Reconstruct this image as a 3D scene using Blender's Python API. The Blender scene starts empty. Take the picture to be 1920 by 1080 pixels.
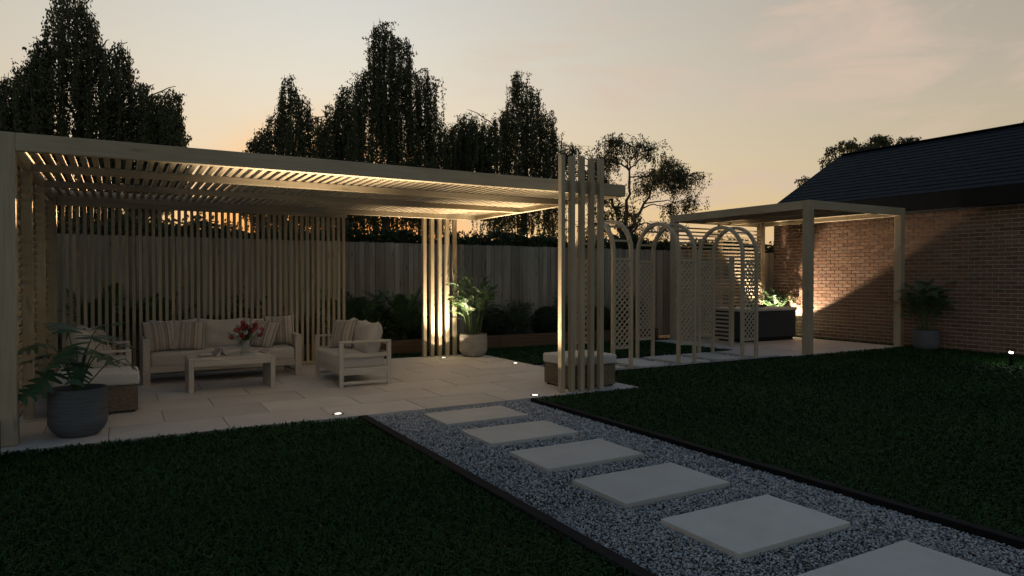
import bpy, bmesh, math, random
import numpy as np
from mathutils import Matrix, Vector

random.seed(11)
rng = np.random.default_rng(11)
PI = math.pi
rad = math.radians
sc = bpy.context.scene
COL = sc.collection

# ------------------------------------------------------------------ camera, sky, sun, exposure
cam = bpy.data.cameras.new('camera')
cam_o = bpy.data.objects.new('camera', cam)
COL.objects.link(cam_o)
cam_o.location = (0, 0, 1.4)
cam_o.rotation_euler = (PI / 2 - .0141, 0, -.5208)
cam.lens = 24.06
cam.sensor_width = 36
cam.clip_start = .05
cam.clip_end = 2000
sc.camera = cam_o
sc.view_settings.view_transform = 'Standard'
sc.view_settings.look = 'None'
sc.view_settings.exposure = 0
sc.view_settings.gamma = 1
sc.view_settings.use_curve_mapping = False

SUN_AZ, SUN_EL = rad(15), rad(4.5)
SUN_STRENGTH = 4.5


def make_world():
    w = bpy.data.worlds.new('World')
    sc.world = w
    w.use_nodes = True
    nt = w.node_tree
    N, L = nt.nodes, nt.links
    bg = N['Background']

    def put(sock, v):
        if isinstance(v, (int, float, tuple)):
            sock.default_value = v
        else:
            L.new(v, sock)

    def mth(op, *a):
        n = N.new('ShaderNodeMath')
        n.operation = op
        for i, v in enumerate(a):
            put(n.inputs[i], v)
        return n.outputs[0]

    def vmth(op, a, b=None, s=None):
        n = N.new('ShaderNodeVectorMath')
        n.operation = op
        put(n.inputs[0], a)
        if b is not None:
            put(n.inputs[1], b)
        if s is not None:
            put(n.inputs['Scale'], s)
        return n
    sky = N.new('ShaderNodeTexSky')
    sky.sky_type = 'NISHITA'
    sky.sun_disc = False
    sky.sun_elevation = SUN_EL
    sky.sun_rotation = SUN_AZ
    sky.air_density = 1
    sky.dust_density = .5
    sky.ozone_density = 1
    # film-like shoulder on the sky's luminance; warm haze low down, clear blue dusk overhead
    A, P, B = 1.159, 1.68, .47
    bw = N.new('ShaderNodeRGBToBW')
    L.new(sky.outputs[0], bw.inputs[0])
    lum = mth('MAXIMUM', bw.outputs[0], 1e-5)
    p = mth('POWER', mth('MULTIPLY', lum, .3), P)
    f = mth('DIVIDE', mth('MULTIPLY', p, A), mth('ADD', p, B))
    k = mth('DIVIDE', f, lum)
    tc = N.new('ShaderNodeTexCoord')
    sep = N.new('ShaderNodeSeparateXYZ')
    L.new(tc.outputs['Generated'], sep.inputs[0])
    elev = mth('ARCSINE', sep.outputs[2])
    low = N.new('ShaderNodeMapRange')
    low.inputs['From Max'].default_value = rad(22)
    L.new(elev, low.inputs['Value'])
    high = N.new('ShaderNodeMapRange')
    high.interpolation_type = 'SMOOTHSTEP'
    high.inputs['From Min'].default_value = rad(22)
    high.inputs['From Max'].default_value = rad(62)
    L.new(elev, high.inputs['Value'])
    sat = mth('ADD', mth('MULTIPLY', low.outputs[0], -.782), .487)
    grey = N.new('ShaderNodeCombineXYZ')
    for i in range(3):
        L.new(lum, grey.inputs[i])
    d = vmth('SUBTRACT', sky.outputs[0], grey.outputs[0]).outputs[0]
    c = vmth('ADD', grey.outputs[0], vmth('SCALE', d, s=sat).outputs[0]).outputs[0]
    c = vmth('SCALE', c, s=k).outputs[0]

    def mixv(f_, a_, b_):
        m_ = N.new('ShaderNodeMix')
        m_.data_type = 'VECTOR'
        L.new(f_, m_.inputs['Factor'])
        put(m_.inputs[4], a_)
        put(m_.inputs[5], b_)
        return m_.outputs[1]
    tint = mixv(low.outputs[0], (.775, .518, .237), (.842, .827, .741))
    sd = (math.sin(SUN_AZ), math.cos(SUN_AZ), 0.)
    away = N.new('ShaderNodeMapRange')
    away.interpolation_type = 'SMOOTHSTEP'
    away.inputs['From Min'].default_value = -.45
    away.inputs['From Max'].default_value = .42
    L.new(vmth('DOT_PRODUCT', tc.outputs['Generated'], sd).outputs['Value'], away.inputs['Value'])
    tint = mixv(away.outputs[0], (.40, .42, .40), tint)
    tint = mixv(high.outputs[0], tint, (.541, 1.067, 1.848))
    c = vmth('MULTIPLY', c, tint).outputs[0]
    c = vmth('MAXIMUM', c, (0., 0., 0.)).outputs[0]
    # deeper orange close round the sun
    s3 = (math.sin(SUN_AZ) * math.cos(rad(2)), math.cos(SUN_AZ) * math.cos(rad(2)), math.sin(rad(2)))
    aur = N.new('ShaderNodeMapRange')
    aur.interpolation_type = 'SMOOTHSTEP'
    aur.inputs['From Min'].default_value = math.cos(rad(13))
    aur.inputs['From Max'].default_value = math.cos(rad(2))
    L.new(vmth('DOT_PRODUCT', tc.outputs['Generated'], s3).outputs['Value'], aur.inputs['Value'])
    c = vmth('MULTIPLY', c, mixv(aur.outputs[0], (1., 1., 1.), (1.25, .80, .38))).outputs[0]
    # thin high cloud, peach where the low sun reaches it
    mp = N.new('ShaderNodeMapping')
    mp.inputs['Scale'].default_value = (1.6, 1.6, 6.5)
    mp.inputs['Rotation'].default_value = (.12, .1, .4)
    L.new(tc.outputs['Generated'], mp.inputs[0])
    nz = N.new('ShaderNodeTexNoise')
    nz.inputs['Scale'].default_value = 2.3
    nz.inputs['Detail'].default_value = 7
    nz.inputs['Roughness'].default_value = .56
    nz.inputs['Distortion'].default_value = .9
    L.new(mp.outputs[0], nz.inputs['Vector'])
    mr = N.new('ShaderNodeMapRange')
    mr.interpolation_type = 'SMOOTHSTEP'
    mr.inputs['From Min'].default_value = .47
    mr.inputs['From Max'].default_value = .72
    L.new(nz.outputs[0], mr.inputs['Value'])
    # the bank of cirrus sits to the right of the sunset
    dirc = Vector((math.sin(rad(62)) * math.cos(rad(17)), math.cos(rad(62)) * math.cos(rad(17)), math.sin(rad(17))))
    dt = vmth('DOT_PRODUCT', tc.outputs['Generated'], tuple(dirc)).outputs['Value']
    m2 = N.new('ShaderNodeMapRange')
    m2.interpolation_type = 'SMOOTHSTEP'
    m2.inputs['From Min'].default_value = .72
    m2.inputs['From Max'].default_value = .99
    m2.inputs['To Min'].default_value = .05
    m2.inputs['To Max'].default_value = .8
    L.new(dt, m2.inputs['Value'])
    fac = mth('MULTIPLY', mr.outputs[0], m2.outputs[0])
    fac = mth('MULTIPLY', fac, mth('MINIMUM', mth('MAXIMUM', mth('MULTIPLY', elev, 20.), 0.), 1.))
    mx = N.new('ShaderNodeMix')
    mx.data_type = 'RGBA'
    L.new(fac, mx.inputs['Factor'])
    L.new(c, mx.inputs['A'])
    mx.inputs['B'].default_value = (.68, .52, .41, 1)
    L.new(mx.outputs['Result'], bg.inputs[0])
    bg.inputs[1].default_value = 1


make_world()
sun = bpy.data.lights.new('sun', 'SUN')
sun.energy = SUN_STRENGTH
sun.angle = rad(.5)
sun.color = (1, .56, .24)
sun_o = bpy.data.objects.new('sun', sun)
COL.objects.link(sun_o)
sun_o.rotation_euler = Vector((-math.sin(SUN_AZ) * math.cos(SUN_EL), -math.cos(SUN_AZ) * math.cos(SUN_EL), -math.sin(SUN_EL))).to_track_quat('-Z', 'Y').to_euler()
sun_o.location = (10, 40, 8)

# ------------------------------------------------------------------ materials


class NT:
    def __init__(s, name):
        s.m = bpy.data.materials.new(name)
        s.m.use_nodes = True
        s.N, s.L = s.m.node_tree.nodes, s.m.node_tree.links
        s.b = s.N['Principled BSDF']

    def put(s, sock, v):
        if isinstance(v, (int, float, tuple)):
            sock.default_value = v
        else:
            s.L.new(v, sock)

    def n(s, t, out=0, **k):
        nd = s.N.new(t)
        for a, v in k.items():
            if a.startswith('_'):
                setattr(nd, a[1:], v)
            else:
                s.put(nd.inputs[a.replace('__', ' ')], v)
        return nd.outputs[out]

    def mth(s, op, *a):
        nd = s.N.new('ShaderNodeMath')
        nd.operation = op
        for i, v in enumerate(a):
            s.put(nd.inputs[i], v)
        return nd.outputs[0]

    def ramp(s, fac, stops, interp='LINEAR'):
        nd = s.N.new('ShaderNodeValToRGB')
        nd.color_ramp.interpolation = interp
        e = nd.color_ramp.elements
        while len(e) < len(stops):
            e.new(.5)
        for q, (p, c) in zip(e, stops):
            q.position = p
            q.color = (*c, 1)
        s.L.new(fac, nd.inputs[0])
        return nd.outputs[0]

    def mix(s, f, a, b, blend='MIX'):
        nd = s.N.new('ShaderNodeMix')
        nd.data_type = 'RGBA'
        nd.blend_type = blend
        s.put(nd.inputs['Factor'], f)
        for kk, v in (('A', a), ('B', b)):
            s.put(nd.inputs[kk], (*v, 1) if isinstance(v, tuple) and len(v) == 3 else v)
        return nd.outputs['Result']

    def obj_coord(s, scale=(1, 1, 1), rnd=True):
        tc = s.N.new('ShaderNodeTexCoord')
        mp = s.N.new('ShaderNodeMapping')
        mp.inputs['Scale'].default_value = scale
        s.L.new(tc.outputs['Object'], mp.inputs[0])
        if rnd:
            oi = s.N.new('ShaderNodeObjectInfo')
            v = s.N.new('ShaderNodeVectorMath')
            v.operation = 'SCALE'
            v.inputs[0].default_value = (37., 53., 71.)
            s.L.new(oi.outputs['Random'], v.inputs['Scale'])
            s.L.new(v.outputs[0], mp.inputs['Location'])
        return mp.outputs[0]

    def rnd(s):
        return s.n('ShaderNodeObjectInfo', out='Random')

    def bump(s, h, st=.3, dist=.01):
        s.L.new(s.n('ShaderNodeBump', Height=h, Strength=st, Distance=dist), s.b.inputs['Normal'])

    def set(s, col=None, rough=None, **k):
        if col is not None:
            s.put(s.b.inputs['Base Color'], (*col, 1) if isinstance(col, tuple) and len(col) == 3 else col)
        if rough is not None:
            s.put(s.b.inputs['Roughness'], rough)
        for a, v in k.items():
            s.put(s.b.inputs[a.replace('__', ' ')], v)
        return s.m


def m_wood(name, dark, light, rough=.62, grain=(1.1, 26, 26), vary=.22, bump=.25, knots=0.):
    t = NT(name)
    co = t.obj_coord(grain)
    nz = t.n('ShaderNodeTexNoise', Vector=co, Scale=1.6, Detail=6., Roughness=.62, Distortion=.35)
    fine = t.n('ShaderNodeTexNoise', Vector=t.obj_coord((3.5, 150, 150)), Scale=1., Detail=3.)
    c = t.ramp(nz, [(.3, dark), (.68, light)])
    c = t.mix(.35, c, t.ramp(fine, [(.35, dark), (.65, light)]))
    br = t.mth('ADD', t.mth('MULTIPLY', t.rnd(), vary), 1 - vary / 2)
    c = t.mix(1., c, t.n('ShaderNodeCombineXYZ', X=br, Y=br, Z=br), 'MULTIPLY')
    if knots:
        vo = t.n('ShaderNodeTexVoronoi', Vector=t.obj_coord((2.0, 9., 9.)), Scale=1.)
        k = t.n('ShaderNodeMapRange', Value=vo, **{'From Min': .04, 'From Max': .17, 'To Min': knots, 'To Max': 0.})
        c = t.mix(k, c, tuple(v * .22 for v in dark))
        big = t.n('ShaderNodeTexNoise', Vector=t.obj_coord((.7, .8, .8)), Scale=1.5, Detail=3.)
        c = t.mix(t.n('ShaderNodeMapRange', Value=big, **{'From Min': .45, 'From Max': .75, 'To Max': .5}), c, (dark[0] * .75, dark[1] * .6, dark[2] * .42))
    t.bump(t.mth('ADD', nz, t.mth('MULTIPLY', fine, .5)), bump, .004)
    return t.set(c, rough, Specular__IOR__Level=.3)


def m_noise(name, a, b, scale=6., rough=.8, bump=.2, dist=.01, detail=6., lo=.35, hi=.65, vary=0., spec=.4):
    t = NT(name)
    nz = t.n('ShaderNodeTexNoise', Vector=t.obj_coord(), Scale=scale, Detail=detail, Roughness=.6)
    c = t.ramp(nz, [(lo, a), (hi, b)])
    if vary:
        br = t.mth('ADD', t.mth('MULTIPLY', t.rnd(), vary), 1 - vary / 2)
        c = t.mix(1., c, t.n('ShaderNodeCombineXYZ', X=br, Y=br, Z=br), 'MULTIPLY')
    if bump:
        n2 = t.n('ShaderNodeTexNoise', Vector=t.obj_coord(), Scale=scale * 6, Detail=4.)
        t.bump(t.mth('ADD', nz, n2), bump, dist)
    return t.set(c, rough, Specular__IOR__Level=spec)


def m_leaf(name, a, b, rough=.5, trans=.12, spec=.4):
    t = NT(name)
    at = t.n('ShaderNodeAttribute', out='Fac', _attribute_name='tint')
    c = t.ramp(at, [(0., a), (1., b)])
    t.set(c, rough, Specular__IOR__Level=spec)
    if trans:
        tr = t.n('ShaderNodeBsdfTranslucent', Color=c)
        mx = t.N.new('ShaderNodeMixShader')
        mx.inputs[0].default_value = trans
        t.L.new(t.b.outputs[0], mx.inputs[1])
        t.L.new(tr, mx.inputs[2])
        t.L.new(mx.outputs[0], t.N['Material Output'].inputs[0])
    return t.m


MAT = {}
MAT['pine'] = m_wood('pine_timber', (.37, .315, .225), (.52, .455, .34), knots=.5)
MAT['pale'] = m_wood('pale_timber', (.43, .39, .355), (.56, .52, .48), grain=(1.5, 30, 30), vary=.1, bump=.12)
MAT['fence'] = m_wood('weathered_fence_timber', (.19, .185, .16), (.34, .33, .29), rough=.85, grain=(.8, 22, 22), vary=.62, bump=.4, knots=.8)
MAT['sleeper'] = m_wood('sleeper_timber', (.075, .05, .032), (.14, .095, .062), rough=.8, grain=(.9, 15, 15), vary=.25, bump=.4)
MAT['lattice'] = m_wood('lattice_timber', (.40, .34, .25), (.53, .46, .35), vary=.15, bump=.1)


def m_slab(name, a, b):
    t = NT(name)
    co = t.obj_coord()
    n1 = t.n('ShaderNodeTexNoise', Vector=co, Scale=2.2, Detail=8., Roughness=.62, Distortion=.4)
    n2 = t.n('ShaderNodeTexNoise', Vector=co, Scale=60., Detail=4.)
    c = t.ramp(n1, [(.28, a), (.72, b)])
    c = t.mix(.18, c, t.ramp(n2, [(.3, a), (.7, b)]))
    st = t.n('ShaderNodeTexNoise', Vector=t.obj_coord((1.3, 3., 1.)), Scale=1.6, Detail=5., Distortion=1.2)
    c = t.mix(t.n('ShaderNodeMapRange', Value=st, **{'From Min': .55, 'From Max': .8, 'To Max': .22}), c, tuple(v * .66 for v in a))
    br = t.mth('ADD', t.mth('MULTIPLY', t.rnd(), .16), .92)
    c = t.mix(1., c, t.n('ShaderNodeCombineXYZ', X=br, Y=br, Z=br), 'MULTIPLY')
    t.bump(t.mth('ADD', n1, t.mth('MULTIPLY', n2, .6)), .22, .003)
    return t.set(c, .62, Specular__IOR__Level=.35)


MAT['slab'] = m_slab('sandstone_paving', (.455, .435, .42), (.56, .54, .53))
MAT['step'] = m_slab('porcelain_step', (.43, .425, .41), (.55, .545, .535))
MAT['joint'] = m_noise('paving_joint', (.16, .15, .135), (.24, .225, .2), 30)
MAT['soil'] = m_noise('garden_soil', (.018, .013, .009), (.045, .033, .023), 18, .95, .8, .03)
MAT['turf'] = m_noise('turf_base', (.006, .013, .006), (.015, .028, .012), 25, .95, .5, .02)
MAT['grit'] = m_noise('gravel_bed', (.02, .022, .027), (.07, .075, .084), 120, .9, .6, .01)
MAT['kerb'] = m_noise('charcoal_edging', (.006, .006, .0085), (.011, .011, .014), 14, .8, .25, .004, spec=.15)
MAT['mortar'] = m_noise('mortar', (.50, .485, .455), (.62, .605, .575), 30, .9, .4, .006)
MAT['fascia'] = m_noise('dark_fascia', (.005, .0058, .007), (.0075, .0085, .01), 4, .6, .05, spec=.2)
MAT['ring'] = m_noise('dark_metal', (.02, .02, .022), (.03, .03, .032), 20, .4, 0)
MAT['bark'] = m_noise('bark', (.07, .06, .06), (.17, .15, .145), 9, .9, .8, .03)
MAT['stem'] = m_noise('green_stem', (.045, .085, .03), (.085, .14, .05), 12, .55, .1)
MAT['rim'] = m_noise('tub_rim', (.46, .47, .49), (.54, .55, .57), 30, .5, .1)
MAT['cabinet'] = m_noise('tub_cabinet', (.030, .040, .048), (.040, .051, .060), 8, .6, .1)
MAT['black'] = m_noise('black_plastic', (.008, .008, .009), (.012, .012, .013), 8, .6, .05)
MAT['acrylic'] = m_noise('tub_acrylic', (.10, .11, .13), (.16, .17, .19), 8, .3, 0)
MAT['paper'] = m_noise('paper', (.52, .51, .49), (.64, .63, .61), 14, .8, 0)
MAT['cover'] = m_noise('magazine_cover', (.20, .17, .16), (.42, .36, .34), 22, .6, 0)
MAT['page_grey'] = m_noise('printed_page', (.30, .33, .36), (.55, .56, .57), 26, .7, 0)


def m_fabric(name, a, b, sc_=420.):
    t = NT(name)
    w1 = t.n('ShaderNodeTexNoise', Vector=t.obj_coord((1., 7., 1.)), Scale=90., Detail=2.)
    w2 = t.n('ShaderNodeTexNoise', Vector=t.obj_coord((7., 1., 7.)), Scale=90., Detail=2.)
    f = t.mth('MULTIPLY', t.mth('ADD', w1, w2), .5)
    big = t.n('ShaderNodeTexNoise', Vector=t.obj_coord(), Scale=5., Detail=4.)
    c = t.mix(.3, t.ramp(f, [(.35, a), (.65, b)]), t.ramp(big, [(.3, a), (.7, b)]))
    t.bump(t.mth('ADD', f, t.mth('MULTIPLY', big, 2.)), .35, .004)
    return t.set(c, .95, Specular__IOR__Level=.15, Sheen__Weight=.25)


MAT['linen'] = m_fabric('oatmeal_linen', (.44, .41, .385), (.555, .52, .495))
MAT['white_fabric'] = m_fabric('off_white_fabric', (.52, .515, .50), (.62, .615, .60))


def m_stripe():
    t = NT('striped_fabric')
    tc = t.N.new('ShaderNodeTexCoord')
    sp = t.N.new('ShaderNodeSeparateXYZ')
    t.L.new(tc.outputs['Object'], sp.inputs[0])
    x = t.mth('FLOOR', t.mth('MULTIPLY', t.mth('ADD', sp.outputs[0], 5.), 78.))
    w = t.N.new('ShaderNodeTexWhiteNoise')
    w.noise_dimensions = '1D'
    t.L.new(x, w.inputs['W'])
    c = t.ramp(w.outputs['Value'], [(0., (.46, .41, .365)), (.40, (.50, .46, .42)), (.58, (.30, .225, .18)), (.72, (.145, .13, .125)), (.84, (.24, .25, .26))], 'CONSTANT')
    fz = t.n('ShaderNodeTexNoise', Vector=t.obj_coord((1., 6., 1.)), Scale=100., Detail=2.)
    c = t.mix(.25, c, t.ramp(fz, [(.3, (.22, .2, .18)), (.7, (.5, .46, .42))]))
    t.bump(fz, .3, .004)
    return t.set(c, .95, Specular__IOR__Level=.15, Sheen__Weight=.2)


MAT['stripe'] = m_stripe()


def m_brick():
    t = NT('red_brick')
    r = t.rnd()
    nz = t.n('ShaderNodeTexNoise', Vector=t.obj_coord(), Scale=16., Detail=7., Roughness=.7)
    c0 = t.ramp(r, [(0., (.145, .078, .052)), (.35, (.20, .115, .075)), (.65, (.225, .135, .09)), (.85, (.165, .11, .085)), (1., (.25, .16, .11))])
    c = t.mix(t.n('ShaderNodeMapRange', Value=nz, **{'From Min': .35, 'From Max': .7, 'To Max': .5}), c0, (.11, .07, .055))
    t.bump(nz, .6, .006)
    return t.set(c, .88, Specular__IOR__Level=.25)


MAT['brick'] = m_brick()
t_ = NT('red_brick_run')
at_ = t_.n('ShaderNodeAttribute', out='Fac', _attribute_name='tint')
nz_ = t_.n('ShaderNodeTexNoise', Vector=t_.obj_coord(), Scale=16., Detail=7., Roughness=.7)
c_ = t_.ramp(at_, [(0., (.145, .078, .052)), (.35, (.20, .115, .075)), (.65, (.225, .135, .09)), (.85, (.165, .11, .085)), (1., (.25, .16, .11))])
c_ = t_.mix(t_.n('ShaderNodeMapRange', Value=nz_, **{'From Min': .35, 'From Max': .7, 'To Max': .5}), c_, (.11, .07, .055))
t_.bump(nz_, .6, .006)
MAT['brick_run'] = t_.set(c_, .88, Specular__IOR__Level=.25)
MAT['slate'] = m_noise('roof_slate', (.005, .0092, .014), (.009, .0150, .0215), 7, .7, .4, .006, vary=.22, spec=.15)


def m_pot(name, a, b):
    t = NT(name)
    n1 = t.n('ShaderNodeTexNoise', Vector=t.obj_coord((1., 1., 9.)), Scale=5., Detail=6., Roughness=.7)
    n2 = t.n('ShaderNodeTexNoise', Vector=t.obj_coord(), Scale=150., Detail=3.)
    c = t.mix(.3, t.ramp(n1, [(.3, a), (.7, b)]), t.ramp(n2, [(.35, a), (.65, b)]))
    t.bump(t.mth('ADD', n1, n2), .35, .004)
    return t.set(c, .85, Specular__IOR__Level=.25)


MAT['pot_slate'] = m_pot('ribbed_slate_pot', (.075, .082, .096), (.15, .163, .182))
MAT['pot_stone'] = m_pot('ribbed_stone_pot', (.27, .255, .24), (.42, .40, .38))


def m_wicker():
    t = NT('wicker')
    nz = t.n('ShaderNodeTexNoise', Vector=t.obj_coord((1., 1., 3.)), Scale=40., Detail=4.)
    c = t.ramp(nz, [(.3, (.10, .072, .05)), (.7, (.27, .21, .155))])
    t.bump(nz, .3, .003)
    return t.set(c, .7, Specular__IOR__Level=.3)


MAT['wicker'] = m_wicker()
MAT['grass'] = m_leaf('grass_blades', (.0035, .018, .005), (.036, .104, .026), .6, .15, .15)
MAT['tree_leaf'] = m_leaf('tree_leaves', (.045, .058, .030), (.095, .11, .055), .6, .12, .25)
MAT['hedge_leaf'] = m_leaf('hedge_leaves', (.018, .034, .014), (.045, .075, .026), .5, .1, .35)
MAT['box_leaf'] = m_leaf('box_leaves', (.012, .022, .010), (.030, .050, .018), .55, .08, .3)
MAT['shrub_leaf'] = m_leaf('shrub_leaves', (.040, .065, .040), (.085, .12, .072), .55, .12, .3)
MAT['palm_leaf'] = m_leaf('palm_leaflets', (.035, .075, .030), (.085, .15, .062), .42, .12, .45)
MAT['monstera_leaf'] = m_leaf('monstera_leaves', (.018, .055, .024), (.04, .10, .042), .38, .06, .5)
MAT['tulip_leaf'] = m_leaf('tulip_leaves', (.03, .07, .02), (.07, .12, .035), .5, .1, .4)


def m_stone():
    t = NT('chippings')
    at = t.n('ShaderNodeAttribute', out='Fac', _attribute_name='tint')
    c = t.ramp(at, [(0., (.07, .08, .096)), (.25, (.22, .243, .275)), (.5, (.37, .40, .44)), (.75, (.50, .53, .565)), (.9, (.60, .61, .62)), (.94, (.38, .32, .25)), (1., (.28, .23, .18))])
    return t.set(c, .7, Specular__IOR__Level=.35)


MAT['stone'] = m_stone()
MAT['tulip_red'] = m_noise('red_tulip', (.20, .012, .022), (.33, .035, .045), 20, .5, 0)
MAT['tulip_pink'] = m_noise('pink_tulip', (.30, .055, .075), (.40, .11, .13), 20, .5, 0)
MAT['tulip_white'] = m_noise('white_tulip', (.36, .34, .36), (.48, .45, .46), 20, .5, 0)
gl = NT('clear_glass')
MAT['glass'] = gl.set((.62, .66, .65), .06, **{'Alpha': .38, 'IOR': 1.45})
wa = NT('tub_water')
MAT['water'] = wa.set((.25, .36, .40), .04, **{'Transmission__Weight': .7, 'IOR': 1.33})


def m_lens(name, col, st):
    t = NT(name)
    return t.set((.8, .8, .8), .3, Emission__Color=(*col, 1.), Emission__Strength=st)


MAT['lens'] = m_lens('lit_lens', (1., .90, .74), 5.)
MAT['lens_white'] = m_lens('lit_white_lens', (1., .97, .9), 9.)

# ------------------------------------------------------------------ building helpers
REL = {}                                     # matrix of every object relative to its thing


def link(o):
    COL.objects.link(o)
    return o


def tag(o, label=None, cat=None, group=None, kind=None):
    for k, v in (('label', label), ('category', cat), ('group', group), ('kind', kind)):
        if v:
            o[k] = v
    return o


ORG = {}


def thing(name, label, cat, loc=(0, 0, 0), rot=0, group=None, world=False):
    """Empty at the thing's base; with world=True its parts are given in world coordinates."""
    o = link(bpy.data.objects.new(name, None))
    o.empty_display_size = .1
    o.location = loc
    o.rotation_euler = (0, 0, rot)
    REL[o.name] = Matrix()
    ORG[o.name] = Vector(loc) if world else Vector((0, 0, 0))
    return tag(o, label, cat, group)


def root_of(o):
    while o.parent:
        o = o.parent
    return o


def place(o, parent, M):
    """M is given in the thing's (or, for world-built things, the world's) coordinates."""
    if parent is None:
        o.matrix_basis = M
        REL[o.name] = Matrix()
        ORG[o.name] = M.translation.copy()
        return o
    r = root_of(parent)
    if r is not parent or r.type == 'EMPTY' or True:
        Mr = Matrix.Translation(-ORG.get(r.name, Vector((0, 0, 0)))) @ M
    o.parent = parent
    o.matrix_basis = REL[parent.name].inverted() @ Mr
    REL[o.name] = Mr
    return o


def mesh(name, V, F, mat, smooth=False, tint=None):
    me = bpy.data.meshes.new(name)
    if isinstance(V, np.ndarray) and isinstance(F, np.ndarray):
        nv, (nf, k) = len(V), F.shape
        me.vertices.add(nv)
        me.vertices.foreach_set('co', V.astype(np.float32).ravel())
        me.loops.add(nf * k)
        me.loops.foreach_set('vertex_index', F.astype(np.int32).ravel())
        me.polygons.add(nf)
        me.polygons.foreach_set('loop_start', np.arange(0, nf * k, k, dtype=np.int32))
        me.polygons.foreach_set('loop_total', np.full(nf, k, dtype=np.int32))
        me.update(calc_edges=True)
    else:
        me.from_pydata([tuple(v) for v in V], [], [tuple(f) for f in F])
        me.update()
    if smooth:
        me.polygons.foreach_set('use_smooth', np.ones(len(me.polygons), dtype=bool))
    if tint is not None:
        a = me.attributes.new('tint', 'FLOAT', 'POINT')
        a.data.foreach_set('value', np.asarray(tint, dtype=np.float32))
    me.materials.append(MAT[mat] if isinstance(mat, str) else mat)
    return me


def add(name, me, parent=None, M=None, loc=(0, 0, 0)):
    o = link(bpy.data.objects.new(name, me))
    return place(o, parent, M if M is not None else Matrix.Translation(loc))


CACHE = {}


def bar_mesh(L, w, h, mat, c):
    key = (round(L, 3), round(w, 4), round(h, 4), mat, c)
    if key not in CACHE:
        bm = bmesh.new()
        bmesh.ops.create_cube(bm, size=1)
        bmesh.ops.scale(bm, vec=(L, w, h), verts=bm.verts)
        if c:
            bmesh.ops.bevel(bm, geom=bm.edges[:], offset=c, segments=1, affect='EDGES', profile=.5)
        me = bpy.data.meshes.new('bar')
        bm.to_mesh(me)
        bm.free()
        me.materials.append(MAT[mat])
        CACHE[key] = me
    return CACHE[key]


def bar(parent, name, p0, p1, w, h, mat='pine', c=.004, up=None):
    """timber from p0 to p1; h is measured along up, w across."""
    p0, p1 = Vector(p0), Vector(p1)
    x = (p1 - p0)
    L = x.length
    x.normalize()
    if up is None:
        up = (0, 1, 0) if abs(x.z) > .8 else (0, 0, 1)
    z = Vector(up)
    z = (z - x * z.dot(x)).normalized()
    y = z.cross(x)
    M = Matrix((x, y, z)).transposed().to_4x4()
    M.translation = (p0 + p1) / 2
    return add(name, bar_mesh(L, w, h, mat, c), parent, M)


def box(parent, name, a, b, mat, c=.004):
    """axis-aligned block from corner a to corner b, its long side as the grain."""
    a, b = Vector(a), Vector(b)
    d = b - a
    m = (a + b) / 2
    i = max(range(3), key=lambda k: d[k])
    if i == 0:
        return bar(parent, name, (a.x, m.y, m.z), (b.x, m.y, m.z), d.y, d.z, mat, c)
    if i == 1:
        return bar(parent, name, (m.x, a.y, m.z), (m.x, b.y, m.z), d.x, d.z, mat, c)
    return bar(parent, name, (m.x, m.y, a.z), (m.x, m.y, b.z), d.x, d.y, mat, c)


def lathe(prof, n=40, cap_bottom=True):
    V, F = [], []
    for r, z in prof:
        for k in range(n):
            a = 2 * PI * k / n
            V.append((r * math.cos(a), r * math.sin(a), z))
    for i in range(len(prof) - 1):
        for k in range(n):
            F.append((i * n + k, i * n + (k + 1) % n, (i + 1) * n + (k + 1) % n, (i + 1) * n + k))
    if cap_bottom:
        F.append(tuple(range(n - 1, -1, -1)))
    return V, F


def tube(pts, r0, r1, n=6, V=None, F=None):
    V = [] if V is None else V
    F = [] if F is None else F
    pts = [Vector(p) for p in pts]
    b0 = len(V)
    m = len(pts)
    for i, p in enumerate(pts):
        t = (pts[min(i + 1, m - 1)] - pts[max(i - 1, 0)]).normalized()
        u = t.cross(Vector((.31, .87, .38))).normalized()
        w = t.cross(u)
        r = r0 + (r1 - r0) * i / max(1, m - 1)
        for k in range(n):
            a = 2 * PI * k / n
            V.append(p + (u * math.cos(a) + w * math.sin(a)) * r)
    for i in range(m - 1):
        for k in range(n):
            F.append((b0 + i * n + k, b0 + i * n + (k + 1) % n, b0 + (i + 1) * n + (k + 1) % n, b0 + (i + 1) * n + k))
    F.append(tuple(b0 + (m - 1) * n + k for k in range(n)))
    return V, F


def leaf_quads(P, size, aspect=.55, hang=0., jitter=.35):
    """one diamond leaf per point; hang pulls the long axis downwards."""
    n = len(P)
    d = rng.normal(size=(n, 3))
    d[:, 2] -= hang * 2.2
    d /= np.linalg.norm(d, axis=1)[:, None]
    q = rng.normal(size=(n, 3))
    q -= (q * d).sum(1)[:, None] * d
    q /= np.linalg.norm(q, axis=1)[:, None]
    s = (size * (1 + jitter * rng.uniform(-1, 1, n)))[:, None]
    V = np.empty((n, 4, 3))
    V[:, 0] = P
    V[:, 1] = P + d * s * .45 + q * s * aspect * .5
    V[:, 2] = P + d * s
    V[:, 3] = P + d * s * .45 - q * s * aspect * .5
    F = np.arange(n * 4).reshape(n, 4)
    return V.reshape(-1, 3), F, np.repeat(rng.uniform(0, 1, n), 4)


def dup(root, loc, rot, label=None, group=None):
    """copy of a thing with copies of its parts and their sub-parts (mesh data shared)."""
    def cp(o, par):
        c = link(o.copy())
        if par:
            c.parent = par
        for ch in [q for q in o.children]:
            cp(ch, c)
        return c
    r = cp(root, None)
    r.location = loc
    r.rotation_euler = (0, 0, rot)
    tag(r, label, None, group)
    return r


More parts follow.
